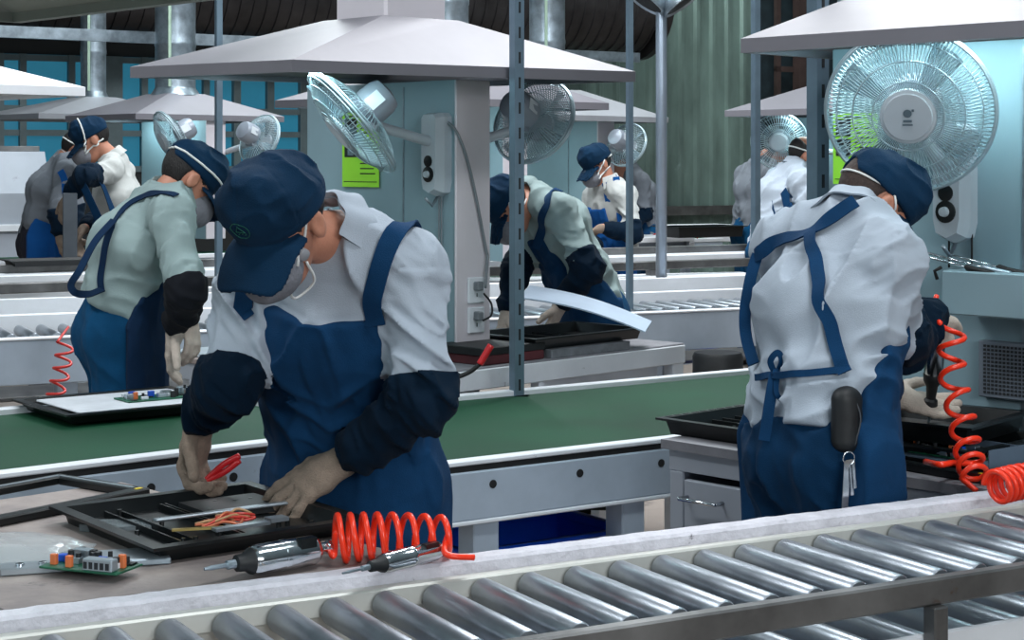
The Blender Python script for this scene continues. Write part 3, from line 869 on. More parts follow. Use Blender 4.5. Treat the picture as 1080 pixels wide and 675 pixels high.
# large dark spiral duct under the roof
def big_duct():
    root_a, root_b = wp(wall_t(-200), 3.2, .95), wp(wall_t(622), 3.2, .95)
    L = np.linalg.norm(root_b - root_a); ax = nz(root_b - root_a); prof = []
    for i in range(int(L / .12)):
        h = i * .12; prof += [(.56, h), (.56, h + .1), (.575, h + .105), (.575, h + .115)]
    mb = MB(); mb.lathe(root_a, ax, prof, 40); mb.lathe(root_b, ax, [(.62, -.02), (.62, .05), (.56, .05)], 40)
    o = mb.build('spiral_duct', M_DUCTD, None, 30)
    tag(o, 'wide dark ribbed air duct running under the roof in front of the far wall', 'duct')
    hz = MB(); a, b = wp(wall_t(575), 1.9, 1.2), wp(wall_t(625), 1.9, 1.2)
big_duct()

def beam(name, label, a, b, w, h, m, cat='beam', group=None, kind=None):
    d = nz(b - a); s = nz(np.cross(Z, d)); u = np.cross(d, s)
    mb = MB(); mb.box(a - s * w / 2 - u * h / 2, d * np.linalg.norm(b - a), s * w, u * h)
    return tag(mb.build(name, m), label, cat, group, kind)
beam('strut_rail', 'long pale galvanised rail crossing high behind the hoods', P(-40, 31.5, 12.3), P(673, 61, 15.3), .06, .085, M_GALV, 'rail')

# posts
def square_post(name, label, px0, px1, base, ztop=4.2, d=None, m=M_POST, slots=True):
    d = d; xm = (px0 + px1) / 2; c = P(xm, HZ, d); w = (px1 - px0) * d / F * .92
    mb = MB(); ux = V(1, 0, 0); uy = V(0, 1, 0)
    a = V(c[0], c[1], base)
    # C-channel, open side half turned to the camera
    t = w * .13; H = ztop - base
    prof = [(-.5, -.5), (.5, -.5), (.5, .5), (.28, .5), (.28, .36), (.36, .36), (.36, -.36), (-.36, -.36), (-.36, .36), (-.28, .36), (-.28, .5), (-.5, .5)]
    ang = .55; ca, sa = math.cos(ang), math.sin(ang)
    mb.prism([a + V((x * ca - y * sa) * w * .78, (x * sa + y * ca) * w * .78, 0) for x, y in prof], Z * H)
    root = empty(name, a, label, 'post')
    mb.build('channel', m, root)
    if slots:
        sm = MB(); nrm = V(sa * 1, -ca, 0); ctr = a + nrm * w * .392
        for k in range(int(H / .09)):
            sm.cbox(ctr + Z * (.05 + k * .09), V(ca, sa, 0), nrm, Z, w * .16, .004, .04)
        s_ = sm.build('slots', M_DARKIN, root); s_['kind'] = 'stuff'
    fp = MB(); fp.cbox(a + Z * .006, ux, uy, Z, w * 1.7, w * 1.7, .012); fp.build('foot_plate', m, root)
    return root
square_post('steel_post', 'slotted square steel post on the far edge of the green belt, beside the partition', 537, 553, .70, d=6.22)
square_post('steel_post', 'broad blue-grey steel post behind the right worker, left of the large fan', 851, 874, 0, d=5.22)
square_post('steel_post', 'thin steel post behind the left worker in the side-on pose', 226, 235, 0, d=8.9, slots=False)
square_post('steel_post', 'thin steel post at the right tip of the central hood', 660, 668, 0, d=9.0, slots=False)
square_post('steel_post', 'thin steel post in front of the dark doorway', 792, 802, 0, d=9.6, slots=False)
def pipe_post():
    a = P(697.5, HZ, 9.75); a[2] = 0
    root = empty('pipe_post', a, 'bright round steel pipe standing at the middle conveyor', 'post')
    mb = MB(); mb.cyl(a, a + Z * 4, .031, n=20); mb.build('pipe', M_PIPE, root, True)
    mb = MB(); mb.cyl(a + Z * 2.5, a + Z * 2.56, .045, n=20); mb.build('clamp', M_GALV, root, 40)
    return a
PPA = pipe_post()
def floodlight(px, py, sgn, label):
    c = P(px, py, 9.7); ax = nz(V(sgn * .55, -.15, -.8))
    root = empty('floodlight', c, label, 'lamp')
    mb = MB(); mb.lathe(c - ax * .09, ax, [(.03, -.06), (.05, -.03), (.06, 0), (.11, .07), (.125, .13), (.12, .135), (.1, .12)], 24); mb.build('lamp_housing', M_GALV, root, 40)
    mb = MB(); mb.lathe(c - ax * .09, ax, [(.11, .125), (.06, .13), (.001, .132)], 24, False); mb.build('lens', M_DARKIN, root, True)
    mb = MB(); mb.tube(spline([c - ax * .06, c - ax * .1 + Z * .06, PPA + Z * 2.53], 6), .012, 8); mb.build('bracket', M_GALV, root, True)
floodlight(684, -4, -1, 'grey floodlight on the left side of the round pipe')
floodlight(716, -2, 1, 'grey floodlight on the right side of the round pipe')

# ---------------------------------------------------------------------- extraction hoods
def hood(label, c0, lu, lv, z, h=.2, mt=M_HOOD, duct=('round', .14, 1.9), lip=.04, lamp=True, lu0=.45, dz=(0, 0, 0, 0), cin=.18, ins=None):
    c0 = V(c0[0], c0[1], 0)
    cs = [c0, c0 + US * lu, c0 + US * lu + VS * lv, c0 + VS * lv]
    cs = [c + Z * (z + d) for c, d in zip(cs, dz)]
    ctr = sum(cs) / 4; ctr[2] = z
    root = empty('extraction_hood', ctr, label, 'hood', 'canopy hoods over the work stations')
    mb = MB()
    it = [ctr + (US * sx * cin + VS * sy * cin) + Z * (h + lip) for sx, sy in ((-1, -1), (1, -1), (1, 1), (-1, 1))]
    lo = cs; up = [c + Z * lip for c in cs]
    inn = [c + nz((ctr - c) * V(1, 1, 0)) * .03 for c in lo]; inn_t = [c + Z * .02 for c in inn]; itl = [p - Z * .03 for p in it]
    rings = [inn_t, inn, lo, up, it, ]
    vs = [p for r in ([itl] + rings) for p in r]; fs = []
    for k in range(len(rings)):
        for i in range(4):
            j = (i + 1) % 4; fs.append((k * 4 + i, k * 4 + j, k * 4 + 4 + j, k * 4 + 4 + i))
    fs.append((20, 21, 22, 23)); fs.append((3, 2, 1, 0))
    mb.add(vs, fs); mb.build('canopy', mt, root)
    # rivets by the corner
    rv = MB()
    for k in range(2):
        p = lerp(up[0], up[3], .03 + .05 * k) + Z * .012; rv.lathe(p, Z, [(.006, 0), (.005, .006), (.001, .008)], 8)
    kind, r, H = duct; top = ctr + Z * (h + lip)
    db = MB()
    if kind == 'box':
        db.bbox(top - US * r - VS * r - Z * .01, US * 2 * r, VS * 2 * r, Z * H, .01)
        db.build('riser_duct', M_PANELW, root)
    else:
        prof = [(r * 1.25, 0), (r * 1.02, .05)]
        zz = .05
        while zz < H: prof += [(r, zz + .01), (r, zz + .30), (r * 1.03, zz + .31), (r * 1.03, zz + .33)]; zz += .34
        db.lathe(top - Z * .01, Z, prof, 28); db.build('riser_duct', M_GALV, root, 30)
        db = MB(); db.box(top + US * r * -.72 - VS * r * .72 + V(0, 0, .05), nz(V(-1, -.4, 0)) * .02, nz(V(.4, -1, 0)) * .01, Z * (H - .1)); db.build('duct_seam', mat('pale_seam', (170, 196, 176), .4, .4), root)
    if lamp:
        lb = MB(); a = c0 + VS * (lv * .12) + US * lu0 + Z * (z + .055); lb.cyl(a, a + VS * lv * .76, .013, n=10)
        lb.build('lamp_tube', M_TUBE, root, True)
        lb = MB(); lb.cbox(a + VS * lv * .38 + Z * .02, VS, US, Z, lv * .8, .05, .015); lb.build('lamp_holder', M_WHITE, root)
        al = bpy.data.lights.new('hood_lamp_light', 'AREA'); al.shape = 'RECTANGLE'; al.size = lv * .7; al.size_y = .06; al.energy = 4.2; al.color = (.72, .97, 1.)
        ao = bpy.data.objects.new('hood_lamp_light', al); COL.objects.link(ao); ao.location = tuple(a + VS * lv * .38 - Z * .02)
        ao.rotation_euler = (0, 0, math.atan2(VS[1], VS[0])); ao.parent = None
    return root, ctr
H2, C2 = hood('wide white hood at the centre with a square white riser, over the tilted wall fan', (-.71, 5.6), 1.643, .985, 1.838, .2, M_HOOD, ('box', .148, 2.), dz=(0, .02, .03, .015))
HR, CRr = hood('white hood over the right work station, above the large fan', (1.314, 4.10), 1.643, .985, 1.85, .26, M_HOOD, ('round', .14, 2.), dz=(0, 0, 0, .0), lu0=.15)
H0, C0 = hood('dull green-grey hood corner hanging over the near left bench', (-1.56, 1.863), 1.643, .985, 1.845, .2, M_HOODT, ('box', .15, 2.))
HL, CL = hood('brightly lit white hood tip at the left edge, left of the steel ducts', (-3.12, 6.72), 1.643, .985, 1.845, .17, M_WHITE)  # whiter paint than the other hoods stands in for stronger light
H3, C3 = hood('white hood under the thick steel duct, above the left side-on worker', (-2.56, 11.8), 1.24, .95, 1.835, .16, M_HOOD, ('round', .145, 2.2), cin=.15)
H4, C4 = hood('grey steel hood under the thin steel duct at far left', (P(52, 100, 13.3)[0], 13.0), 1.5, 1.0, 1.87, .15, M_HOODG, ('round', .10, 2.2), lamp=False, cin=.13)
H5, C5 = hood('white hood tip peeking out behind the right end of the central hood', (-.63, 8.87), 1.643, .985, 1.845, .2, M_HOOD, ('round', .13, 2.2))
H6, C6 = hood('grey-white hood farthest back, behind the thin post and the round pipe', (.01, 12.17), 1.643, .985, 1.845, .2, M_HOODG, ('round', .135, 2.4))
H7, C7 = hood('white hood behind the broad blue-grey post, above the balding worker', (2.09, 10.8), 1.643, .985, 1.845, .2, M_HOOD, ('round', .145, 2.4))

# ---------------------------------------------------------------------- partitions under the hoods
def partition(label, q, th, ln, z0=.75, z1=1.86, end=True, tilt=0):
    q = V(q[0], q[1], 0)
    root = empty('partition_wall', q + Z * z0, label, 'partition', None)
    mb = MB(); mb.box(q + Z * z0, US * th, VS * ln, Z * (z1 - z0)); mb.build('panel', M_PANEL, root)
    e = MB(); e.bbox(q + Z * z0 - VS * .012 - US * .006, US * (th + .012), VS * .012, Z * (z1 - z0), .003)
    e.build('end_panel', M_PANELW, root)
    s = MB()
    s.box(q + VS * .3 - US * .004 + Z * (z0 + .0), -US * -.003, VS * .006, Z * (z1 - z0 - .02)); s.build('panel_joint', M_GALV, root)
    return root
PW2 = partition('teal-lit partition with the lime poster under the central hood', (-.216, 6.6), .165, .93, .80)
Q1 = V(1.26, 4.63, 0)
PW1 = partition('pale partition behind the large fan at the right work station', Q1 - VS * .42, .17, .91, .803, 1.87)
PW3 = partition('white partition under the far left hood, behind the side-on worker', (C3[0] - .03 - VS[0] * .45, C3[1] - VS[1] * .45), .15, .85, 1.0, 1.84)
PW6 = partition('white partition edge under the farthest hood beside the round pipe', (P(630, 0, 13.05)[0], 13.05), .17, .8, 1.0, 1.85)
PW5 = partition('grey partition behind the capped worker at the far bench', (C5[0] + .05 - VS[0] * .4, C5[1] - VS[1] * .4), .17, .8, 1.0, 1.85)
PW7 = partition('pale partition behind the balding worker, right of the broad post', (C7[0] - .1 - VS[0] * .4, C7[1] - VS[1] * .4), .17, .8, 1.0, 1.85)

def poster(label, c, ax, nrm, w, h):
    """lime notice with two small photographs and printed lines"""
    root = empty('poster', c - Z * h / 2, label, 'poster')
    mb = MB(); mb.cbox(c, ax, nrm, Z, w, .002, h); mb.build('sheet', M_PAPER, root)
    f = c + nrm * .0018
    for k, zz in enumerate((.30, .02)):
        p = MB(); p.cbox(f - ax * w * .26 + Z * h * zz, ax, nrm, Z, w * .34, .001, h * .24); pp_ = p.build('photo_print', M_INK, root)
        p = MB(); p.cbox(f - ax * w * .26 + Z * h * (zz - .03) + nrm * .0008, ax, nrm, Z, w * .16, .001, h * .13); p.build('photo_figure', M_INKG, pp_)
    t = MB(); rnd = random.Random(5)
    for i in range(11):
        ww = w * rnd.uniform(.26, .42); t.cbox(f + ax * (w * .0 + ww / 2 + .0) + Z * h * (.36 - i * .068) , ax, nrm, Z, ww, .001, h * .016)
    t.cbox(f - Z * h * .43, ax, nrm, Z, w * .9, .001, h * .01); t.cbox(f + Z * h * .45, ax, nrm, Z, w * .8, .001, h * .02)
    s = t.build('print_lines', M_INK, root)
    return root
# the poster hangs beyond the fan on the partition's left face
def on_face(q, s, z): return q + VS * s + Z * z - US * .012
poster('lime-green notice sheet on the partition below the tilted wall fan', on_face(V(-.216, 6.6, 0), .56, 1.55 - (158 - HZ) / F * 7.0), -VS, -US, .235, .30)
poster('lime-green notice sheet half hidden behind the large fan', on_face(Q1, .405, 1.585), -VS, -US, .15, .2)

# ---------------------------------------------------------------------- wall fans
def fan(label, c, ax, mount, nrm, R=.23, seed=0, bracket=True, nw=84, logo=False):
    """c hub centre, ax facing direction, mount point on the wall, nrm wall normal"""
    ax = nz(ax); c = np.asarray(c, float)
    root = empty('wall_fan', mount - Z * .2, label, 'fan', 'wall fans at the work stations')
    x = nz(np.cross(Z, ax)); y = np.cross(ax, x)
    def ring(r, h, wr, n=56, mb=None): mb.torus(c + ax * h, ax, r, wr, n, 6)
    g = MB()
    ring(R, 0, .006, 72, g); ring(R * .99, .012, .0035, 60, g); ring(R * .99, -.012, .0035, 60, g)
    fp = lambda s: (R * .29 + (R * .71) * s, .062 * (1 - s ** 2.6))
    for r_, wr in ((.42, .002), (.66, .002), (.86, .002)):
        s = (r_ - .29) / .71; ring(r_ * R, .062 * (1 - s ** 2.6) + .001, wr, 48, g)
    for k in range(nw):
        a = 2 * math.pi * k / nw; e = x * math.cos(a) + y * math.sin(a)
        g.tube([c + e * fp(s)[0] + ax * fp(s)[1] for s in (0, .3, .6, .8, .93, 1)], (.0016 if R > .2 else .0022), 3, caps=False)
    g.build('front_grille', M_FANW, root, True)
    g = MB()
    for k in range(nw):
        a = 2 * math.pi * (k + .5) / nw; e = x * math.cos(a) + y * math.sin(a)
        g.tube([c + e * fp(s)[0] - ax * (fp(s)[1] * 1.1) for s in (.05, .4, .7, .9, 1)], (.0014 if R > .2 else .002), 3, caps=False)
    ring(R * .55, -.058, .002, 40, g)
    g.build('back_grille', M_FANW, root, True)
    h = MB(); h.lathe(c + ax * .045, ax, [(R * .33, 0), (R * .34, .012), (R * .325, .02), (R * .29, .022), (R * .28, .0275), (.001, .03)], 36)
    hc_ = h.build('hub_cap', M_FAN, root, 40)
    if logo:
        m = MB(); f = c + ax * .0765
        m.lathe(f + y * .012, ax, [(.011, 0), (.011, .001)], 14); m.cbox(f - y * .008, x, y, ax, .022, .006, .002); m.cbox(f - y * .018, x, y, ax, .026, .004, .002); m.cbox(f + y * .02 + x * .014, x, y, ax, .006, .006, .002)
        m.build('hub_emblem', mat('grey_emblem', (92, 108, 118), .4), root)
    b = MB()
    for k in range(4):
        a0 = k * math.pi / 2 + .4 + seed
        rows = []
        for i in range(7):
            s = i / 6; r = R * (.2 + .7 * s); wd = .55 - .1 * s
            rows.append([c + (x * math.cos(a0 + wd * t) + y * math.sin(a0 + wd * t)) * r + ax * (.02 - .04 * t) for t in (-.5, -.17, .17, .5)])
        vs = [p for r in rows for p in r]; vs += [p - ax * .003 for p in vs]
        n = len(rows) * 4
        fs = [(i * 4 + j, i * 4 + j + 1, i * 4 + j + 5, i * 4 + j + 4) for i in range(6) for j in range(3)]
        fs += [tuple(n + q for q in f[::-1]) for f in fs]
        q = MB(); q.add(vs, fs); q.build('blade', M_FANB, root, True)
    m = MB(); m.lathe(c - ax * .045, -ax, [(.05, 0), (.068, .015), (.072, .05), (.07, .10), (.06, .125), (.03, .135), (.001, .137)], 28); m.build('motor_housing', M_FANM, root, 40)
    sdir = nz(np.cross(ax, Z))
    for sg in (1, -1):
        p = c - ax * .10 + nz(sdir * sg - V(0, 0.3, -.3)) * .0725; nn = nz(p - (c - ax * .10)); tt = nz(np.cross(ax, nn))
        lb = MB(); lb.cbox(p, ax, tt, nn, .06, .05, .002); lb.build('motor_label', mat('fan_label_white', (210, 216, 222), .4), root)
    if bracket:
        mt = np.asarray(mount, float); nrm = nz(nrm); sx = nz(np.cross(Z, nrm))
        jt = c - ax * .085 - Z * .06
        el = mt + nrm * .09 + Z * .0
        m = MB(); m.tube(spline([jt, lerp(jt, el, .5), el, mt + nrm * .02], 6), .02, 12); m.build('arm', M_FAN, root, True)
        m = MB(); m.cyl(jt - sdir * .035, jt + sdir * .035, .022, n=16); m.build('joint', M_FANM, root, 40)
        m = MB(); pr = [(-.05, .09), (-.035, .105), (.035, .105), (.05, .09), (.05, -.16), (.04, -.2), (0, -.215), (-.04, -.2), (-.05, -.16)]
        prof = [mt + sx * a + Z * b for a, b in pr]; m.prism(prof, nrm * .035)
        prof2 = [mt + nrm * .035 + sx * a * 1.0 + Z * b for a, b in pr]; prof3 = [mt + nrm * .075 + sx * a * .8 + Z * (b * .93) for a, b in pr]
        nb = len(pr); f = [tuple(range(nb, 2 * nb))] + [(i, (i + 1) % nb, nb + (i + 1) % nb, nb + i) for i in range(nb)]
        m.add(prof2 + prof3, f); m.add([p for p in prof2 + prof3], [q[::-1] for q in f]) if False else None
        m.build('wall_bracket', M_FAN, root, 30)
        m = MB(); k0 = mt + nrm * .075 - Z * .13
        m.lathe(k0, nrm, [(.03, 0), (.03, .004), (.02, .006)], 20); m.lathe(k0 + Z * .05, nrm, [(.022, 0), (.022, .004), (.01, .006)], 20); m.build('control_panel', M_BLACK, root, 40)
        m = MB(); m.lathe(k0 + nrm * .006, nrm, [(.014, 0), (.012, .012), (.001, .013)], 16); m.build('knob', M_FAN, root, 40)
        m = MB(); m.tube([k0 - Z * .08 - nrm * .05, k0 - Z * .12 - nrm * .02, k0 - Z * .09 + nrm * .015], .006, 6); m.build('hook', M_GALV, root, True)
    return root
nU = -US
mt2 = V(-.216, 6.6, 0) + VS * .07 + Z * (1.55 - (148 - HZ) / F * 6.65)
fan('tilted wall fan on the partition above the lime notice', P(371, 129, 6.34), V(-.74, -.20, -.64), mt2, nU, .232)
mtr = Q1 + VS * .07 + Z * (1.55 - (172 - HZ) / F * 4.7)
fan('large wall fan facing the camera under the right hood', P(960, 117, 4.55), V(-.30, -.91, -.27), mtr, nU, .219, .6, logo=True, nw=120)
mtb = V(-.216, 6.6, 0) + US * .165 + VS * .2 + Z * 1.62
fan('wall fan seen from behind on the far side of the central partition', P(563, 128, 7.05), V(.50, .74, -.40), mtb, US, .185, .2)
m3 = V(C3[0] - .03 - VS[0] * .25, C3[1] - VS[1] * .25, 0) + Z * 1.6
fan('small wall fan left of the far left partition', P(180, 145, 11.6), V(-.75, -.45, -.45), m3, nU, .19, .1, nw=56)
fan('small wall fan right of the far left partition, beside the thin post', P(274, 147, 11.9), V(.55, .65, -.35), m3 + US * .15, US, .18, .1, nw=56)
m6 = V(P(630, 0, 13.05)[0], 13.05, 0) + US * .17 + VS * .2 + Z * 1.6
fan('far wall fan behind the thin post and the round pipe', P(661, 153, 13.0), V(.55, .7, -.35), m6, US, .17, .3, nw=48)
m7 = V(C7[0] - .1 - VS[0] * .2, C7[1] - VS[1] * .2, 0) + Z * 1.6
fan('far wall fan facing the camera behind the balding worker', P(822, 149, 11.75), V(-.2, -.95, -.1), m7, nU, .19, .5, nw=56, logo=False)

# sockets, cables and details of the central partition
def socket(label, c, nrm, sx):
    root = empty('wall_socket', c - Z * .04, label, 'socket', 'wall sockets on the partition end')
    m = MB(); m.bbox(c - sx * .042 - Z * .05, sx * .084, Z * .1, nrm * .012, .004); m.build('face_plate', M_SOCK, root)
    m = MB()
    for a, b in ((-.012, .012), (.012, .012), (0, -.018)): m.cbox(c + nrm * .0125 + sx * a + Z * b, sx, Z, nrm, .004, .014, .002)
    m.build('pin_holes', M_DARKIN, root)
    m = MB(); m.bbox(c + nrm * .012 - sx * .02 - Z * .0, sx * .03, Z * .034, nrm * .03, .004); m.build('plug', M_CABLE, root)
eN = -VS; eC = V(-.216, 6.6, 0) + US * .09
s1 = eC + eN * .012 + Z * (1.55 - (308 - HZ) / F * 6.55); s2 = eC + eN * .012 + Z * (1.55 - (340 - HZ) / F * 6.55)
socket('upper white wall socket on the partition end', s1, eN, US); socket('lower white wall socket on the partition end', s2, eN, US)
def cable(label, pts, r=.004, m=M_CABLE, cat='cable', name='cable'):
    mb = MB(); mb.tube(spline(pts, 8), r, 6); return tag(mb.build(name, m, None, True), label, cat)
o_ = eN * .02
tt = mt2 + Z * .09
cable('grey fan cable drooping round the partition edge to the upper socket', [tt - US * .02, V(-.216, 6.6, 0) + o_ - US * .01 + Z * (tt[2] - .06), eC + o_ * 1.2 - US * .03 + Z * (tt[2] - .22), eC + o_ * 1.2 + US * .045 + Z * (tt[2] - .5), eC + o_ * 1.5 + US * .05 + Z * (s1[2] + .12), s1 + eN * .05 + US * .01 + Z * .01], .0055)
cable('short dark cable hanging from the upper to the lower socket', [s1 + eN * .05 - Z * .01, s1 + eN * .06 + US * .03 - Z * .05, s2 + eN * .06 + US * .03 + Z * .02, s2 + eN * .045], .004, M_RUB)
for k, s in enumerate((.045, .06)):
    cable('thin grey cable running down the teal-lit partition, %s of two' % ('nearer' if k else 'farther'), [on_face(V(-.216, 6.6, 0), s + .02, 1.50), on_face(V(-.216, 6.6, 0), s + .02, 1.2), on_face(V(-.216, 6.6, 0), s + .02, .86)], .003)
for k, (s, z0) in enumerate(((.10, 1.44), (.03, 1.44))):
    cable('thin dark cable hanging below the large fan, %s one' % ('left' if k == 0 else 'right'), [on_face(Q1, s, z0), on_face(Q1, s, 1.36), on_face(Q1, s, 1.262)], .003, M_RUB)
# shelf box and vent panel on the right partition
def right_wall_bits():
    a = Q1 + VS * .03 - US * .16
    root = empty('wall_shelf', a + Z * 1.15, 'pale boxed shelf on the right partition, below the large fan', 'shelf')
    m = MB(); m.bbox(a + Z * 1.15, -VS * .48, US * .155, Z * .115, .004); m.build('box_body', M_PANEL, root)
    m = MB(); m.tube([a + VS * .012 + Z * 1.24, a + VS * .02 + Z * 1.262, a + VS * .0 + Z * 1.272], .005, 6); m.build('hook', M_RUB, root, True)
    for k, (dx, ln, ang) in enumerate(((.02, .2, .25), (.05, .17, .1), (.075, .15, .35))):
        p = a + US * dx - VS * (.06 + .03 * k) + Z * 1.275; d = nz(VS * 1 + US * ang * .2 + Z * .18)
        r = empty('screwdriver', p, ['screwdriver with a dark handle at the front of the shelf top', 'thin steel rod tool lying in the middle of the shelf top', 'screwdriver at the back of the shelf top against the partition'][k], 'screwdriver', 'hand tools on the boxed shelf')
        mb = MB(); mb.lathe(p, d, [(.003, 0), (.003, ln)], 8); mb.build('shaft', M_CHROME, r, True)
        mb = MB(); mb.lathe(p - d * .09, d, [(.006, 0), (.009, .01), (.007, .06), (.009, .085), (.004, .092)], 10); mb.build('handle', M_RUB if k != 1 else M_GALV, r, True)
    b = Q1 - VS * .0 - US * .03
    root = empty('vent_panel', b + Z * .9, 'grey perforated vent panel low on the right partition', 'vent')
    z0, z1 = .925, 1.075
    m = MB(); m.bbox(b + Z * z0, -VS * .42, US * .03, Z * (z1 - z0), .003); m.build('backing', mat('vent_grey', (116, 126, 138), .5, .2), root)
    g = MB(); n = 34
    for i in range(n):
        for j in range(13): g.cbox(b - US * .0012 - VS * (.02 + i * .0115) + Z * (z0 + .014 + j * .0102), VS, Z, US, .0068, .0062, .002)
    q = g.build('holes', M_DARKIN, root); q['kind'] = 'stuff'
right_wall_bits()
# ====================================================================== conveyors
def roller_line(name, label, a, u, n, length, zr, width, pitch, rr, parts, skip=lambda i: False, legs=(), mroll=M_ROLL):
    """a: start point of the near edge (level 0); u along; n across away from the camera"""
    root = empty(name, V(a[0], a[1], 0), label, 'conveyor')
    for nm, off, z0, w, h, m in parts:
        mb = MB(); mb.bbox(a + n * off + Z * z0, u * length, n * w, Z * h, .004); mb.build(nm, m, root)
    N = int(length / pitch); first = None
    for i in range(N):
        if skip(i): continue
        c = a + u * (pitch * (i + .5)) + Z * zr
        if first is None:
            mb = MB(); mb.lathe(c + n * .02, n, [(.008, -.015), (.008, 0), (rr * .9, .001), (rr, .006), (rr, width - .046), (rr * .9, width - .041), (.008, width - .04), (.008, width - .03)], 24)
            first = mb.build('roller', mroll, root, 40); p0 = c
        else:
            o = first.copy(); COL.objects.link(o); o.parent = root; o.location = tuple(V(*first.location) + (c - p0))
    for s, off, z0, z1, w in legs:
        mb = MB(); b = a + u * s + n * off; mb.bbox(b + Z * z0, u * w, n * w, Z * (z1 - z0), .003); mb.build('leg', M_RAILD if w < .06 else M_PALE, root)
    return root
# --- the near line: upper bed, raised front rail, lower return bed
uA, nA = UA, VA
aA = V(0, 0, 0) + nA * 2.49 + uA * .55
LA = 2.75
roller_line('roller_conveyor', 'near roller conveyor with bright steel rollers crossing the bottom of the picture', aA, uA, nA, LA, .748, .40, .1, .0255,
    [('front_rail', -.03, .722, .03, .05, M_RAILD), ('cream_strip', .385, .735, .03, .04, M_CREAM), ('far_angle', .40, .66, .012, .1, M_CREAM)])
mb = MB(); rnd = random.Random(2)
# chipped edge board between the rollers and the benches
pts_t = []; n_ = 130
o0 = aA + nA * .418
vs = []; 
for i in range(n_ + 1):
    q = o0 + uA * (LA * i / n_); j = rnd.uniform(-.0016, .0016); k = rnd.uniform(-.0008, .0008)
    vs += [q + nA * j * .3 + Z * .768, q + nA * (.045 + j) + Z * (.768), q + nA * (.045 + j) + Z * (.80 + k), q + nA * (.006 + abs(j)) + Z * (.799 + k), q + nA * (j * .3 - .0) + Z * (.793 + k * .5)]
fs = []
for i in range(n_):
    for k in range(5): fs.append((i * 5 + k, i * 5 + (k + 1) % 5, i * 5 + 5 + (k + 1) % 5, i * 5 + 5 + k)[::-1])
fs += [(0, 1, 2, 3, 4), tuple(n_ * 5 + k for k in (4, 3, 2, 1, 0))]
rb_ = link_mesh('edge_board', vs, fs, M_RIM)
tag(rb_, 'chipped pale grey edge board running along the far side of the near rollers', 'board')
sk = MB(); sk.box(o0 + nA * .01 + Z * .0, uA * LA, nA * .02, Z * .768); 
tag(sk.build('conveyor_side_panel', M_PALE), 'pale side panel under the chipped edge board', 'panel')
roller_line('roller_conveyor', 'lower roller bed with bright rollers under the near conveyor, at bottom right', aA + uA * .9, uA, nA, LA - .9, .628, .38, .125, .0255,
    [('front_plate', -.012, .22, .012, .445, M_WHITE), ('back_plate', .39, .40, .012, .25, M_PALE)], mroll=M_STEEL, legs=[(.775, -.045, 0, .722, .034)])

# --- the green belts
def belt(label, a, u, n, length, z, width, beam_h, hole=.30, legs=(), endcap=True, rim=.045, bolt0=.2):
    root = empty('belt_conveyor', V(a[0], a[1], 0), label, 'conveyor')
    mb = MB(); mb.bbox(a + n * rim + Z * (z - .02), u * length, n * (width - 2 * rim), Z * .012, .003); mb.build('belt', M_BELT, root)
    mb = MB(); mb.bbox(a + Z * (z - .012), u * length, n * rim, Z * .014, .003); mb.bbox(a + n * (width - rim) + Z * (z - .012), u * length, n * rim, Z * .022, .003); mb.build('rim', M_WHITE, root)
    mb = MB(); mb.box(a + n * .008 + Z * (z - .03), u * length, n * .03, Z * .018); mb.build('black_gap_strip', M_RUB, root)  # black strip set back under the rim
    for nm, off in (('side_beam', 0.0), ('side_beam', width - .03)):
        mb = MB(); mb.bbox(a + n * off + Z * (z - .03 - beam_h), u * length, n * .03, Z * beam_h, .004); mb.build(nm, M_PALE, root)
    mb = MB(); mb.bbox(a - n * .004 + Z * (z - .03 - beam_h - .012), u * length, n * .045, Z * .012, .003); mb.build('beam_flange', M_WHITE, root)
    s = bolt0
    while s < length:
        mb = MB(); mb.lathe(a + u * s - n * .0005 + Z * (z - .03 - beam_h * .30), -n, [(.012, 0), (.012, .0015), (.009, .002)], 14); mb.build('bolt_hole', M_RUB, root, 40); s += hole
    if endcap:
        q_ = a + u * length if endcap == 2 else a - u * .03; mb = MB(); mb.bbox(q_ + Z * (z - .03 - beam_h), u * .03, n * width, Z * (beam_h + .05), .003); mb.build('end_plate', M_WHITE, root)
    for s, z1, w in legs:
        mb = MB(); mb.bbox(a + u * s + n * .02 + Z * .0, u * w, n * w, Z * z1, .004); mb.build('leg', M_PALE, root)
    return root
uG = nz(V(.83, .557, 0)); nG = V(-uG[1], uG[0], 0)
aG = G(465, 490, .72); aG[2] = 0
GB = belt('lower green belt conveyor in the middle, running right behind the near cabinet', aG, uG, nG, 2.6, .72, 1.14, .135, .30, legs=((.12, .545, .085), (.64, .545, .085)), bolt0=.17)
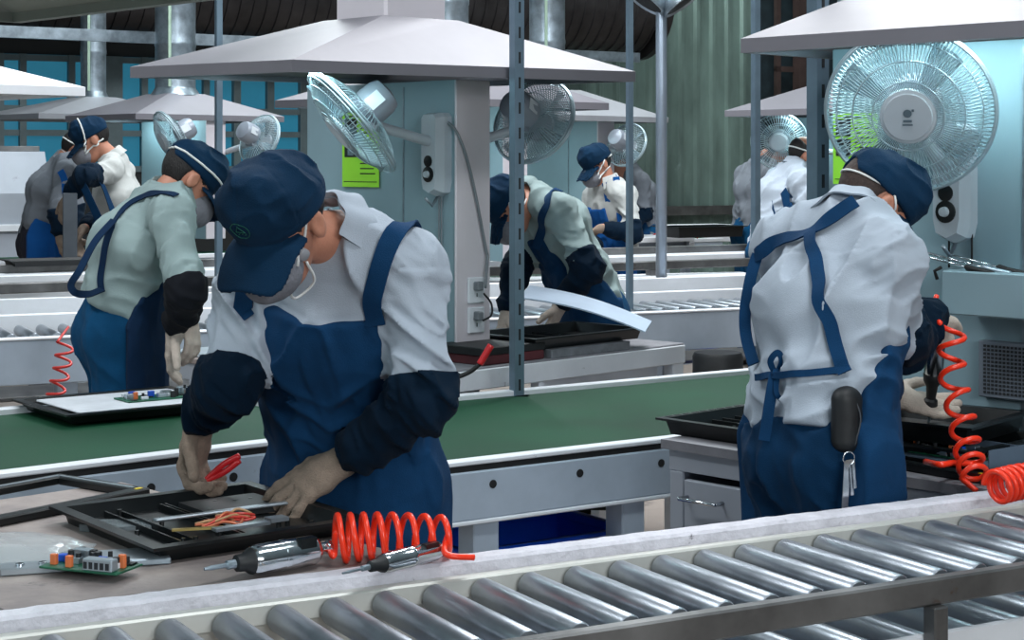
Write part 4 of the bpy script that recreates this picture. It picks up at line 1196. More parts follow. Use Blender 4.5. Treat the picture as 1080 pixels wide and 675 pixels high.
# cross bars, sloping chute and floor crate under the belt
mb = MB(); mb.bbox(aG + uG * .2 + nG * .03 + Z * .36, uG * .46, nG * .06, Z * .075, .004); mb.build('cross_bar', M_PALE, GB)
mb = MB(); mb.bbox(aG + uG * .0 + nG * .03 + Z * .0 + V(0, 0, .555), uG * .6, nG * .05, Z * .018, .003); mb.build('cross_bar', M_WHITE, GB)
mb = MB(); b0 = aG - uG * .1 + nG * .35 + Z * .56; mb.bbox(b0, uG * .95 - Z * .12, nG * .3, Z * .02, .003); mb.build('return_chute', M_BLACKM, GB)
for s in (.55, .85):
    mb = MB(); mb.cyl(aG + uG * s + nG * .7 + Z * .56, aG + uG * s + nG * 1.1 + Z * .56, .045, n=18); mb.build('return_roller', M_GALV, GB, 40)
def crate(c, u, n, l, w, h):
    root = empty('plastic_crate', c, 'bright blue plastic crate on the floor beneath the green belt', 'crate')
    m = MB(); t = .012
    m.box(c, u * l, n * w, Z * t)
    for o, a, b in ((c, u * l, n * t), (c + n * (w - t), u * l, n * t), (c, u * t, n * w), (c + u * (l - t), u * t, n * w)): m.box(o + Z * t, a, b, Z * (h - t))
    m.build('tub', M_BLUE, root)
    m = MB()
    for o, a, b in ((c - n * .015, u * l, n * .03), (c + n * (w - .015), u * l, n * .03), (c - u * .015, u * .03, n * w), (c + u * (l - .015), u * .03, n * w)): m.bbox(o + Z * (h - .03), a, b, Z * .03, .004)
    m.build('lip', M_BLUE, root)
    m = MB()
    for i in range(5): m.box(c + u * (l * (i + .5) / 5) - n * .008, u * .012, n * .008, Z * (h - .03))
    m.build('ribs', M_BLUE, root)
cc = G(478, 585, .0); 
cq = P(492, 545, 5.2); cq[2] = .0
crate(cq, uG, nG, .62, .4, .38)
uL = nz(V(.77, .635, 0)); nL = V(-uL[1], uL[0], 0)
aL_ = G(0, 500, .80); aL_[2] = 0; aL_ = aL_ - uL * .25
belt('raised green belt conveyor at the left behind the bending worker', aL_, uL, nL, 1.36, .80, 1.02, .17, .24, legs=((.2, .6, .08), (1.2, .6, .08)), bolt0=.17, endcap=2)

# --- the middle roller line with its raised rails
uB = nz(V(.908, .42, 0)); nB = V(-uB[1], uB[0], 0)
aB = G(0, 358, .77); aB[2] = 0; aB = aB - uB * .3
roller_line('roller_conveyor', 'middle roller conveyor crossing behind the second row of benches', aB, uB, nB, 4.7, .765, .46, .1, .025,
    [('front_ledge', -.05, .765, .055, .012, M_WHITE), ('front_beam', -.045, .57, .03, .195, M_PALE), ('far_beam', .46, .60, .05, .235, M_WHITE), ('far_plate', .60, .70, .02, .20, M_WHITE), ('lower_shelf', .1, .48, .4, .02, M_RAILD)],
    legs=[(.55, .02, 0, .57, .09), (1.6, .02, 0, .57, .09), (3.55, .02, 0, .57, .09), (4.5, .02, 0, .57, .09)])
mb = MB()
def rail(label, px0, py0, px1, py1, z, h, m, dep=.05, posts=(), drop=.2, nm='guide_rail'):
    a = G(px0, py0, z); b = G(px1, py1, z); d = nz(b - a); n = V(-d[1], d[0], 0)
    root = empty(nm, V(a[0], a[1], z - h), label, 'rail')
    mb = MB(); mb.bbox(a - Z * h, b - a, n * dep, Z * h, .004); mb.build('bar', m, root)
    for t, w in posts:
        p = lerp(a, b, t); mb = MB(); mb.bbox(V(p[0], p[1], z - h - drop), d * w, n * w, Z * drop, .003); mb.build('post', M_RAILD, root)
    return root
rail('dark steel guide rail with short stubs, lower of the two rails across the middle', -30, 300.5, 800, 272, .95, .05, M_RAILD, posts=((.115, .055), (.833, .07), (.72, .05)), drop=.034)
rail('dark steel guide rail, upper of the two rails across the middle', -30, 280, 808, 257, 1.0, .05, M_RAILD, drop=.0101, posts=((.03, .05), (.97, .05)))
def slab(name, label, px0, py0, px1, py1, z, dep, h, m, cat='beam', root=None):
    a = G(px0, py0, z); b = G(px1, py1, z); d = nz(b - a); n = V(-d[1], d[0], 0)
    mb = MB(); mb.bbox(a - Z * h, b - a, n * dep, Z * h, .005)
    return tag(mb.build(name, m), label, cat)
slab('conveyor_beam', 'brown-topped white beam lying between the two dark guide rails', -30, 292, 806, 266, .955, .22, .05, M_WHITE)
slab('conveyor_deck', 'white sheet deck under the lower dark guide rail', -30, 309, 800, 289, .865, .25, .1, M_WHITE)
# far belt with its white frame and boxes
def far_line():
    a = G(-20, 276, .90); b = G(760, 252, .90); d = nz(b - a); n = V(-d[1], d[0], 0); L = np.linalg.norm(b - a)
    root = empty('belt_conveyor', V(a[0], a[1], 0), 'far thin green belt beyond the dark guide rails', 'conveyor')
    mb = MB(); mb.bbox(a - Z * .01, d * L, n * .4, Z * .012, .003); mb.build('belt', M_BELT, root)
    mb = MB(); mb.bbox(a - Z * .02 - n * .04, d * L, n * .04, Z * .03, .003); mb.build('rim', M_WHITE, root)
    mb = MB(); mb.bbox(a - Z * .2 - n * .03, d * L, n * .03, Z * .18, .003); mb.build('side_beam', M_PALE, root)
    for t in (.1, .5, .9):
        mb = MB(); mb.bbox(V(a[0], a[1], 0) + d * L * t, d * .08, n * .08, Z * .7, .003); mb.build('leg', M_PALE, root)
far_line()
def far_bench(label, px0, px1, py, z, dep, hh, open_=True):
    a = G(px0, py, z); b = G(px1, py - 2, z); d = nz(b - a); n = V(-d[1], d[0], 0); L = np.linalg.norm(b - a)
    root = empty('workbench', V(a[0], a[1], 0), label, 'bench')
    mb = MB(); mb.bbox(a - Z * .04, d * L, n * dep, Z * .04, .004); mb.build('tabletop', M_WHITE, root)
    mb = MB(); mb.bbox(a - Z * hh, d * .05, n * .05, Z * (hh - .04), .004); mb.bbox(a - Z * hh + d * (L - .05), d * .05, n * .05, Z * (hh - .04), .004); mb.bbox(a - Z * hh, d * L, n * .05, Z * .05, .004); mb.build('front_frame', M_WHITE, root)
    mb = MB(); mb.box(a - Z * hh + n * .06, d * L, n * .02, Z * (hh - .04)); mb.build('back_board', M_CAB, root)
    for t in (.05, .9):
        mb = MB(); mb.bbox(V(a[0], a[1], 0) + d * L * t + n * .05, d * .06, n * .06, Z * (z - hh), .003); mb.build('leg', M_PALE, root)
far_bench('white far bench frame between the thin post and the round pipe', 664, 733, 251, .98, .6, .12)
far_bench('long white far bench below the cladding wall', 690, 800, 240.5, .98, .7, .13)

# ====================================================================== benches
def bench_S1():
    E0 = G(697, 463, .80); E0[2] = 0; L = 1.02
    root = empty('workbench', E0, 'grey workbench with a handled cabinet door, right of the green belt', 'bench')
    rimv = 2.49 + .418 + .05
    far = 1.35
    p = [E0, E0 - VS * L, None, E0 + US * far]
    q = E0 + US * far; t = (q @ VA - rimv) / (VS @ VA); p[2] = q - VS * t
    t0 = (E0 @ VA - rimv) / (VS @ VA); p[1] = E0 - VS * t0
    mb = MB(); mb.prism([x + Z * .775 for x in p], Z * .025); mb.build('tabletop', M_BENCHG, root)
    inn = .012; D = .5
    b = E0 + US * inn - VS * .02
    mb = MB(); mb.bbox(b + Z * .0, -VS * .98, US * .02, Z * .0 + Z * .05, .003)
    mb.box(b + Z * .72, -VS * .98, US * .03, Z * .055)                                   # top apron rail
    mb.bbox(b + Z * 0, -VS * .05, US * .5, Z * .72, .004)                                 # left stile with side
    mb.bbox(b - VS * .46, -VS * .05, US * .5, Z * .72, .004); mb.bbox(b - VS * .93, -VS * .05, US * .3, Z * .72, .004)
    mb.build('carcass', M_CAB, root)
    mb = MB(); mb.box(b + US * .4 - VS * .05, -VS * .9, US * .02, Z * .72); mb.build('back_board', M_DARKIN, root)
    mb = MB(); mb.bbox(b - VS * .056 + Z * .08 - US * .006, -VS * .398, US * .02, Z * .62, .003); door = mb.build('cabinet_door', M_CAB, root)
    mb = MB(); c = b - VS * .13 + Z * .655 - US * .006
    mb.tube([c + VS * .06, c + VS * .06 - US * .035, c - VS * .06 - US * .035, c - VS * .06], .0055, 8); mb.build('handle', M_CHROME, door, True)
    mb = MB(); mb.bbox(b - VS * .516 + Z * .58 - US * .006, -VS * .3, US * .02, Z * .135, .003); dr = mb.build('drawer', M_CAB, root)
    mb = MB(); mb.box(b - VS * .62 + Z * .60 - US * .008, -VS * .16, US * .004, Z * .06); mb.build('slot', M_DARKIN, dr)
    mb = MB(); mb.cbox(b - VS * .80 + Z * .65 - US * .01, VS, US, Z, .045, .008, .06); mb.build('green_tag', M_PCB, root)
    return root
bench_S1()
def bench_A():
    P0 = G(128, 508, .80); P0[2] = 0; rimv = 2.49 + .418 + .05
    t0 = (P0 @ VA - rimv) / (VS @ VA); P1 = P0 - VS * t0
    q = P0 - US * .75; t1 = (q @ VA - rimv) / (VS @ VA); P2 = q - VS * t1
    root = empty('workbench', P0, 'worn tan workbench in front of the bending worker, covered with television parts', 'bench')
    mb = MB(); mb.prism([x + Z * .772 for x in (P0, q, P2, P1)], Z * .027); mb.build('tabletop', M_BENCH, root)
    mb = MB(); mb.bbox(P0 - US * .03 - VS * .03 + Z * .70, -VS * (t0 - .06), -US * .02, Z * .072, .003); mb.bbox(P0 - US * .03 - VS * .03, -VS * .05, -US * .05, Z * .70, .003); mb.bbox(P1 - US * .08 + VS * .1, -VS * .05, -US * .05, Z * .70, .003); mb.build('frame', M_CAB, root)
    return P0, P1
BA0, BA1 = bench_A()
def bench_S2():
    a = G(478, 390, .80); b = G(722, 361, .80); a[2] = b[2] = 0; d = nz(b - a); n = V(-d[1], d[0], 0); L = np.linalg.norm(b - a)
    root = empty('workbench', a, 'white-framed workbench behind the green belt, under the central partition', 'bench')
    mb = MB(); mb.bbox(a + Z * .775, d * L, n * .47, Z * .022, .003); mb.build('tabletop', M_BENCHG, root)
    mb = MB(); mb.bbox(a - n * .006 + Z * .715, d * L, n * .03, Z * .075, .004)
    for s, w in ((L - .075, .07), (L * .34, .03)): mb.bbox(a + d * s + Z * 0, d * w, n * .05, Z * .72, .004)
    mb.build('front_frame', M_WHITE, root)
    mb = MB(); mb.bbox(a + d * (L * .375) + n * .06 + Z * .38, d * (L * .55), n * .02, Z * .33, .004); p = mb.build('front_panel', M_WHITE, root)
    k = MB(); k.lathe(a + d * (L * .78) + n * .06 + Z * .55, -n, [(.012, 0), (.014, .012), (.006, .02)], 12); k.build('knob', M_RUB, p, 40)
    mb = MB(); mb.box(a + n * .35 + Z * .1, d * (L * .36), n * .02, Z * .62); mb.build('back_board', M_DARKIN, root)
    for s in (.02, L - .07):
        mb = MB(); mb.bbox(a + d * s + n * .41, d * .05, n * .05, Z * .775, .004); mb.build('back_leg', M_WHITE, root)
    # left wing of the same bench under the partition
    return a, d, n, L
S2a, S2d, S2n, S2L = bench_S2()
def bench_left():
    a = G(168, 372, .76); a[2] = 0
    root = empty('workbench', a, 'grey bench in front of the left side-on worker, behind the near worker', 'bench')
    mb = MB(); mb.bbox(a + Z * .735, -VS * .55, US * .7, Z * .022, .003); mb.build('tabletop', M_BENCH, root)
    mb = MB(); mb.bbox(a + Z * .665 + US * .01, -VS * .55, US * .02, Z * .07, .003); mb.bbox(a - VS * .22, -VS * .04, US * .04, Z * .67, .003); mb.bbox(a - VS * .5, -VS * .04, US * .04, Z * .67, .003); mb.build('frame', M_CAB, root)
    mb = MB(); mb.box(a - VS * .26 + US * .012 + Z * .2, -VS * .24, US * .015, Z * .44); mb.build('drawer_front', M_CAB, root)
    return a
BLa = bench_left()
def machine():
    a = P(-40, 0, 12.2); a[2] = 0; d = UA; n = VA
    root = empty('machine_housing', a, 'large pale grey machine housing with a sloped top at far left', 'machine')
    mb = MB(); prof = [(0, 0), (.0, 1.32), (.18, 1.62), (.62, 1.62), (.62, 0)]
    mb.prism([a + d * .0 + n * x + Z * z for x, z in prof], d * .62); mb.build('housing', M_CAB, root)
    mb = MB(); mb.bbox(a - n * .03 + Z * 1.05, d * .66, n * .03, Z * .05, .003); mb.build('ledge', M_WHITE, root)
    mb = MB(); mb.bbox(a + n * .25 + Z * 1.62, d * .6, n * .04, Z * .04, .003); mb.build('top_bar', M_RAILD, root)
machine()
# ====================================================================== things on the benches
def quadpts(pp, z): return [G(x, y, z) for x, y in pp]
def frame_from(c, ang):
    u = V(math.cos(ang), math.sin(ang), 0); return u, V(-u[1], u[0], 0)
def bezel(name, label, c, u, n, l, w, bw, h, cat='frame', inner=True, strip=True, m=M_BLACK):
    """open television bezel; c centre"""
    root = empty(name, c, label, cat)
    mb = MB(); o = c - u * l / 2 - n * w / 2
    for a, p, q in ((o, u * l, n * bw), (o + n * (w - bw), u * l, n * bw), (o + n * bw, u * bw, n * (w - 2 * bw)), (o + u * (l - bw) + n * bw, u * bw, n * (w - 2 * bw))): mb.bbox(a, p, q, Z * h, .003)
    mb.build('bezel', m, root)
    if strip:
        mb = MB(); mb.box(o + u * bw * .5 + n * (w - bw * .75) + Z * h, u * (l - bw), n * bw * .35, Z * .001); mb.box(o + u * (l - bw * .7) + n * bw + Z * h, u * bw * .3, n * (w - bw * 1.6), Z * .001); mb.build('foil_strip', M_SILV, root)
        mb = MB(); mb.box(o + u * (l - bw * .9) + n * bw * .3 + Z * h, u * .018, n * .009, Z * .0015); mb.build('yellow_sticker', mat('yellow_sticker', (236, 208, 40), .5), root)
    return root
def tray(name, label, c, u, n, l, w, h, t=.012, rimw=.02, cat='tray', m=M_BLACK, slots=0, posts=0, seed=1):
    """shallow moulded shell with a flared rim"""
    root = empty(name, c, label, cat)
    f = .88
    def loop(sx, z): return [c + u * (l / 2 * sx * i) + n * (w / 2 * sx * j) + Z * z for i, j in ((-1, -1), (1, -1), (1, 1), (-1, 1))]
    kx = lambda s_l, s_w, z: [c + u * (s_l * i) + n * (s_w * j) + Z * z for i, j in ((-1, -1), (1, -1), (1, 1), (-1, 1))]
    rings = [kx(l / 2 - .03, w / 2 - .03, 0), kx(l / 2 - rimw, w / 2 - rimw, h - .006), kx(l / 2, w / 2, h - .006), kx(l / 2, w / 2, h), kx(l / 2 - rimw - t * .4, w / 2 - rimw - t * .4, h), kx(l / 2 - .03 - t, w / 2 - .03 - t, .006)]
    vs = [p for r in rings for p in r]; fs = [(3, 2, 1, 0), (20, 21, 22, 23)]
    for k in range(5):
        for i in range(4): j = (i + 1) % 4; fs.append((k * 4 + i, k * 4 + j, k * 4 + 4 + j, k * 4 + 4 + i))
    mb = MB(); mb.add(vs, fs); mb.build('shell', m, root)
    rnd = random.Random(seed)
    if posts:
        mb = MB()
        for _ in range(posts): mb.cyl(c + u * rnd.uniform(-.42, .42) * l + n * rnd.uniform(-.4, .4) * w + Z * .005, c + u * 0 + Z * 0 + V(0, 0, .02) + (u * 0), .004, n=8) if False else None
        for _ in range(posts):
            p = c + u * rnd.uniform(-.42, .42) * l + n * rnd.uniform(-.4, .4) * w + Z * .006; mb.cyl(p, p + Z * (h * .55), .005, n=8)
        for _ in range(4):
            s = rnd.uniform(-.35, .35); mb.box(c + u * s * l - n * w * .4 + Z * .006, u * .004, n * w * .8, Z * h * .4)
        mb.build('ribs_and_posts', m, root)
    if slots:
        mb = MB()
        for i in range(slots): mb.box(c + u * (-l * .42 + l * .84 * i / slots) + n * (w / 2 - rimw * .8) + Z * h, u * l * .5 / slots, n * rimw * .5, Z * .001)
        q = mb.build('vent_slots', M_DARKIN, root)
    return root
TZ = .80
# main bench --------------------------------------------------------------
def loc(px, py, z): return G(px, py, z)
ub, nb = US, VS
bez_c = loc(66, 523, TZ)
a1 = loc(154, 512, TZ + .012); 
bA, bB = loc(65, 503, TZ + .01), loc(157, 518, TZ + .01); bv = nz(bB - bA); bu_ = V(-bv[1], bv[0], 0)
if bu_[1] < 0: bu_ = -bu_
bezel('television_surround', 'thin black television bezel lying empty at the far left end of the bench', (bA + bB) / 2 - bu_ * .29 - Z * .01, bu_, V(-bu_[1], bu_[0], 0), .58, .31, .035, .018)
tu = nz(V(.80, .12, 0)); tu = nz(loc(352, 556, .83) - loc(95, 540, .83) ); tu[2] = 0; tu = nz(tu)
def main_tray():
    c4 = [loc(92, 533, .83), loc(236, 574, .83), loc(356, 549, .83), loc(196, 516, .83)]
    c = sum(c4) / 4; c[2] = TZ
    u = nz((c4[2] - c4[1]) + (c4[3] - c4[0])); n = V(-u[1], u[0], 0)
    e1 = nz(c4[1] - c4[0]); L1 = np.linalg.norm(c4[1] - c4[0]); L2 = np.linalg.norm(c4[2] - c4[1])
    u = nz(V(.80, .60, 0)); n = V(-u[1], u[0], 0)
    r = tray('television_shell', 'black plastic television back shell the bending worker is taking apart', c, u, n, .47, .50, .034, posts=14, seed=4, rimw=.022)
    # contents that belong to the shell
    q = c + Z * .012
    mb = MB(); mb.bbox(c - u * .12 - n * .02 + Z * .030, u * .30 , n * .018, Z * .006, .002); mb.build('metal_strip', M_SILV, r)
    mb = MB(); mb.box(c + u * .02 + n * .03 + Z * .008, u * .18, n * .14, Z * .016); mb.build('inner_board', M_BLACKM, r)
    rnd = random.Random(8)
    for k, m in enumerate((mat('copper_wire', (196, 110, 78), .4, .3), mat('red_wire', (190, 60, 50), .4), mat('tan_wire', (176, 140, 100), .5))):
        mb = MB()
        for i in range(4):
            s = c + u * rnd.uniform(-.06, -.02) - n * rnd.uniform(.05, .10) + Z * .024
            mb.tube(spline([s, s + u * .03 + n * rnd.uniform(-.02, .02) + Z * rnd.uniform(.0, .015), s + u * .06 + n * rnd.uniform(-.03, .01) + Z * rnd.uniform(.0, .022), s + u * .09 + n * rnd.uniform(-.02, .02) + Z * .008, s + u * .06 + n * .03 + Z * .004], 6), .0028, 6)
        mb.build('loose_wires', m, r, True)
    mb = MB(); s = c - u * .08 - n * .12 + Z * .03; mb.cbox(s, nz(u - n * .4), nz(n + u * .4), Z, .10, .012, .004); mb.build('brass_strip', mat('brass_strip', (200, 176, 110), .35, .7), r)
    mb = MB(); s = c + u * .0 - n * .15 + Z * .03; mb.cbox(s, u, n, Z, .12, .02, .006); mb.cbox(s + u * .09 + n * .02, u, n, Z, .04, .03, .008); mb.build('foil_piece', M_SILV, r)
    # clamp of soot coloured tape under the near corner
    return r, c
MT, MTc = main_tray()
cl = loc(112, 558, TZ)
mb = MB(); mb.prism([cl + V(x, y, 0) for x, y in ((-.05, -.02), (.03, -.05), (.10, -.03), (.08, .03), (-.02, .03))], Z * .014)
tag(mb.build('plastic_scrap', mat('clear_grey_scrap', (96, 104, 108), .25, var=.3, scale=20)), 'crumpled grey plastic scrap in front of the black shell', 'scrap')
def pliers():
    w = JM['wrR']; d, n = JM['handR']['dn']; d = nz(d); n = nz(n - d * (n @ d))
    c = w + d * .12 + n * .045
    root = empty('pliers', c - Z * .05, 'pliers with red grips in the hand of the bending worker', 'pliers')
    a = nz(P(240, 478, 3.74) - P(206, 500, 3.74))
    for s in (1, -1):
        q = spline([c - a * .015, c + a * .02 + Z * .006 * s, c + a * .05 + Z * .009 * s, c + a * .085 + Z * .005 * s], 6)
        mb = MB(); mb.tube(q, .0062, 8, rs=[.004 + .003 * min(1, i / 8) for i in range(len(q))]); mb.build('grip', mat('red_grip', (206, 38, 44), .35), root, True)
    b = nz(-a - Z * .5)
    mb = MB(); mb.lathe(c - a * .012 - V(.0, .006, 0), V(0, 1, 0), [(.011, 0), (.011, .012)], 14); mb.tube([c - a * .01, c + b * .03, c + b * .055], .007, 8, rs=[.008, .007, .003]); mb.build('jaws', M_CHROME, root, 40)
pliers()
# pneumatic drivers
def air_driver(label, p, q, r, bit=True, hose_end=True, lever=True):
    """p nose end, q tail end"""
    ax = nz(q - p); L = np.linalg.norm(q - p)
    root = empty('air_screwdriver', lerp(p, q, .5) - Z * r, label, 'air tool')
    mb = MB(); mb.lathe(p, ax, [(r * .45, L * .28), (r * .8, L * .285), (r * .95, L * .31), (r, L * .36), (r, L * .56), (r * 1.04, L * .565), (r * 1.04, L * .6), (r, L * .605), (r, L * .84), (r * .8, L * .88)], 24); mb.build('body', M_CHROME, root, 35)
    mb = MB(); mb.lathe(p, ax, [(r * .35, L * .16), (r * .55, L * .17), (r * .6, L * .24), (r * .85, L * .28), (r * .9, L * .30)], 20); mb.build('nose_collar', M_BLACKM, root, 35)
    mb = MB(); mb.lathe(p, ax, [(r * .1, -L * .1), (r * .16, -L * .04), (r * .16, L * .08), (r * .3, L * .09), (r * .3, L * .17)], 10); mb.build('bit', M_GALV, root, 35)
    mb = MB(); mb.lathe(p, ax, [(r * .55, L * .87), (r * .55, L * .9), (r * .4, L * .91), (r * .4, L * .97), (r * .5, L * .975), (r * .5, L)], 14); mb.build('air_coupling', M_CHROME, root, 35)
    if lever:
        s = nz(np.cross(ax, Z)); mb = MB(); c = p + ax * L * .8 - s * 0 ; mb.cbox(c + Z * r * .6 - V(0, r * .7, 0), ax, nz(np.cross(Z, ax)), Z, L * .14, r * .7, r * .9); mb.build('switch_block', M_BLACK, root)
    return root
air_driver('silver air screwdriver lying on the bench edge, left of the red coil', loc(228, 598, .829), loc(348, 577, .833), .0275)
air_driver('smaller silver air screwdriver lying under the red coil hose', loc(372, 602, .82), loc(474, 577, .822), .0185)
def coil(name, label, path, R, r, turns, m=M_RED, up=Z, lead0=(), lead1=(), cat='hose', n=26, group=None):
    path = spline(path, 30); tang = np.gradient(path, axis=0); tang /= np.linalg.norm(tang, axis=1, keepdims=True)
    N = turns * n; pts = []
    x = nz(np.cross(up, tang[0]))
    for i in range(N + 1):
        s = i / N * (len(path) - 1); k = min(int(s), len(path) - 2); c = lerp(path[k], path[k + 1], s - k); t = tang[k]
        x = nz(x - t * (x @ t)); y = np.cross(t, x); a = 2 * math.pi * i / n
        rr = R if not callable(R) else R(i / N)
        pts.append(c + (x * math.cos(a) + y * math.sin(a)) * rr)
    if len(lead0): pts = list(spline(list(lead0) + [pts[0]], 8)[:-1]) + pts
    if len(lead1): pts = pts + list(spline([pts[-1]] + list(lead1), 8)[1:])
    mb = MB(); mb.tube(pts, r, 8)
    return tag(mb.build(name, m, None, True), label, cat, group)
pa, pb = loc(354, 568, .844), loc(466, 565, .844)
coil('coiled_air_hose', 'bright red coiled air hose lying on the near bench edge', [pa, lerp(pa, pb, .5) + Z * .004, pb + V(.02, .02, -.004)], lambda t: .043 - .010 * t, .0062, 8, lead0=[loc(346, 577, .832) + V(0, 0, 0), loc(352, 586, .822)], lead1=[loc(470, 584, .825), loc(500, 588, .815)], up=V(0, 0, 1))
# circuit boards and plates at the left front
def pcb(label, c, u, n, l, w, seed=0, big=True, nm='circuit_board', group=None):
    root = empty(nm, c, label, 'circuit board', group)
    mb = MB(); mb.bbox(c - u * l / 2 - n * w / 2, u * l, n * w, Z * .004, .001); mb.build('board', M_PCB, root)
    rnd = random.Random(seed); z = c + Z * .004
    specs = [('connector', M_SILV, 5, .03, .02, .014), ('capacitor', M_BLACKM, 9, 0, 0, 0), ('chip', M_BLACK, 6, .02, .02, .004), ('heat_sink', M_GALV, 2, .035, .02, .022), ('blue_plug', mat('blue_plug', (24, 84, 200), .4), 2, .018, .014, .018), ('orange_part', mat('orange_part', (226, 120, 70), .5), 3, .012, .01, .022), ('white_plug', M_SOCK, 4, .02, .012, .012)]
    for nm_, m, k, a, b, h in specs:
        for _ in range(k):
            mb = MB(); p = z + u * rnd.uniform(-.42, .42) * l + n * rnd.uniform(-.4, .4) * w
            if nm_ == 'capacitor': r = rnd.uniform(.004, .007); mb.cyl(p, p + Z * rnd.uniform(.014, .028), r, n=10)
            else: mb.bbox(p - u * a / 2 - n * b / 2, u * a, n * b, Z * h * rnd.uniform(.7, 1.1), .001)
            mb.build(nm_, m, root)
    if big:
        mb = MB(); mb.bbox(c + u * l * .06 - n * w * .5 + Z * .004, u * l * .38, n * .022, Z * .022, .002); mb.build('port_block', M_SILV, root)
        mb = MB()
        for i in range(5): mb.box(c + u * l * (.08 + .07 * i) - n * (w * .5 + .0008) + Z * .008, u * l * .045, n * .001, Z * .012)
        mb.build('port_holes', M_DARKIN, root)
    return root
pu = nz(V(.93, -.36, 0)); pn = V(-pu[1], pu[0], 0)
mb = MB(); c = loc(120, 592, TZ); u_, n_2 = nz(V(.95, .3, 0)), nz(V(-.3, .95, 0))
plate_root = empty('steel_cover_plate', c, 'shiny steel cover plate under the green circuit board at front left', 'plate')
mb.bbox(c - u_ * .10 - n_2 * .05 + Z * .006, u_ * .20, n_2 * .10, Z * .006, .002); mb.build('sheet', M_SILV, plate_root)
mb = MB(); mb.bbox(c - u_ * .10 - n_2 * .055, u_ * .20, n_2 * .006, Z * .012, .002); mb.bbox(c + u_ * .10, u_ * .005, n_2 * .05, Z * .012, .002); mb.build('folded_lip', M_GALV, plate_root)
c = loc(45, 602, TZ); pr2 = empty('steel_bracket', c, 'ragged steel bracket left of the green circuit board', 'bracket')
mb = MB(); mb.bbox(c - u_ * .075 - n_2 * .02 + Z * .008, u_ * .17, n_2 * .05, Z * .005, .002); mb.bbox(c - u_ * .075 - n_2 * .024, u_ * .17, n_2 * .005, Z * .013, .002); mb.build('plate', M_SILV, pr2)
mb = MB()
for k in range(3): mb.lathe(c + u_ * (-.04 + .04 * k) + Z * .013, Z, [(.008, 0), (.008, .004), (.003, .005)], 10)
mb.build('screws', M_CHROME, pr2, 40)
pcb('green circuit board crowded with plugs and capacitors at front left', loc(96, 598, TZ + .014), pu, pn, .165, .085, 3)
def bag():
    c = loc(16, 588, TZ); vs = []; fs = []; N = 12; rs_ = random.Random(6)
    for i in range(N + 1):
        for j in range(N + 1):
            x, y = i / N - .5, j / N - .5; b = max(0, 1 - (2 * abs(x)) ** 4) * max(0, 1 - (2 * abs(y)) ** 4)
            vs.append(c + V(x * .26, y * .2, .004 + b * (.022 + .018 * float(noise(np.array([[i * .6, j * .6, 2.2]]))[0]))))
    k = len(vs); vs += [V(v[0], v[1], TZ + .001) for v in vs]
    for i in range(N):
        for j in range(N):
            a = i * (N + 1) + j; f = (a, a + N + 1, a + N + 2, a + 1); fs.append(f); fs.append(tuple(k + q for q in f[::-1]))
    ring = [i * (N + 1) for i in range(N + 1)] + [N * (N + 1) + j for j in range(1, N + 1)] + [i * (N + 1) + N for i in range(N - 1, -1, -1)] + [j for j in range(N - 1, 0, -1)]
    for a, b in zip(ring, ring[1:] + ring[:1]): fs.append((b, a, k + a, k + b))
    tag(link_mesh('plastic_bag', vs, fs, mat('clear_plastic_film', (214, 222, 226), .12, alpha=.35, var=.05), None, 50), 'crumpled clear plastic bag at the left end of the near bench', 'bag')
bag()
tag(MB().bbox(loc(34, 579, .835), V(.02, 0, 0), V(0, .012, 0), Z * .02, .002).build('white_block', M_SOCK), 'tiny white plastic block on the clear bag', 'block') if False else None
# tray and board resting on the left green belt -----------------------------
bc = loc(128, 432, .80)
bu = nz(V(.80, .60, 0)); bn = V(-bu[1], bu[0], 0)
tray('television_shell', 'black television shell riding on the raised green belt at left', bc, bu, bn, .52, .42, .03, seed=2, posts=4)
wp_ = bc + Z * .022
mb = MB(); mb.bbox(wp_ - bu * .2 - bn * .17, bu * .44, bn * .34, Z * .006, .002); tag(mb.build('white_panel', M_SOCK), 'white light-guide panel lying in the shell on the green belt', 'panel')
pcb('circuit board with blue and red parts on the white panel at left', wp_ + bu * .12 - bn * .02 + Z * .007, bu, bn, .26, .11, 5, False)
# tray on the cabinet corner and right belt ----------------------------------
tray('television_shell', 'black slotted shell resting across the cabinet corner beside the right worker', loc(800, 458, .80), US, VS, .40, .40, .045, slots=9, posts=6, seed=3)
# right bench ----------------------------------------------------------------
tray('television_shell', 'large black television shell on the right bench under the working hands', loc(1030, 466, .80) - US * .23, US, VS, .40, .5, .05, slots=0, posts=5, seed=6)
tray('television_shell', 'second black shell stacked askew on the right bench stack', loc(1030, 466, .80) - US * .22 + Z * .051, nz(US + VS * .12), nz(VS - US * .12), .38, .40, .05, slots=8, seed=7)
def grey_tray():
    c = loc(998, 492, .80)
    u, n = nz(V(.62, -.78, 0)), nz(V(.78, .62, 0))
    bezel('television_surround', 'black bezel with a pale strip at the front of the right bench', c, u, n, .42, .26, .03, .022)
    root = empty('component_tray', c + Z * .022, 'grey metal tray holding a circuit board on the right bench', 'tray')
    mb = MB(); o = c + Z * .022 - u * .17 - n * .06
    mb.box(o, u * .34, n * .2, Z * .003); mb.box(o + n * .197, u * .34, n * .003, Z * .03); mb.box(o + u * .337, u * .003, n * .2, Z * .045); mb.box(o, u * .003, n * .2, Z * .03); mb.build('pan', mat('blue_grey_pan', (104, 122, 140), .4, .4), root)
    pcb('brown component board in the grey tray on the right bench', c + Z * .026 - u * .02 + n * .03, u, n, .24, .12, 9, False)
grey_tray()
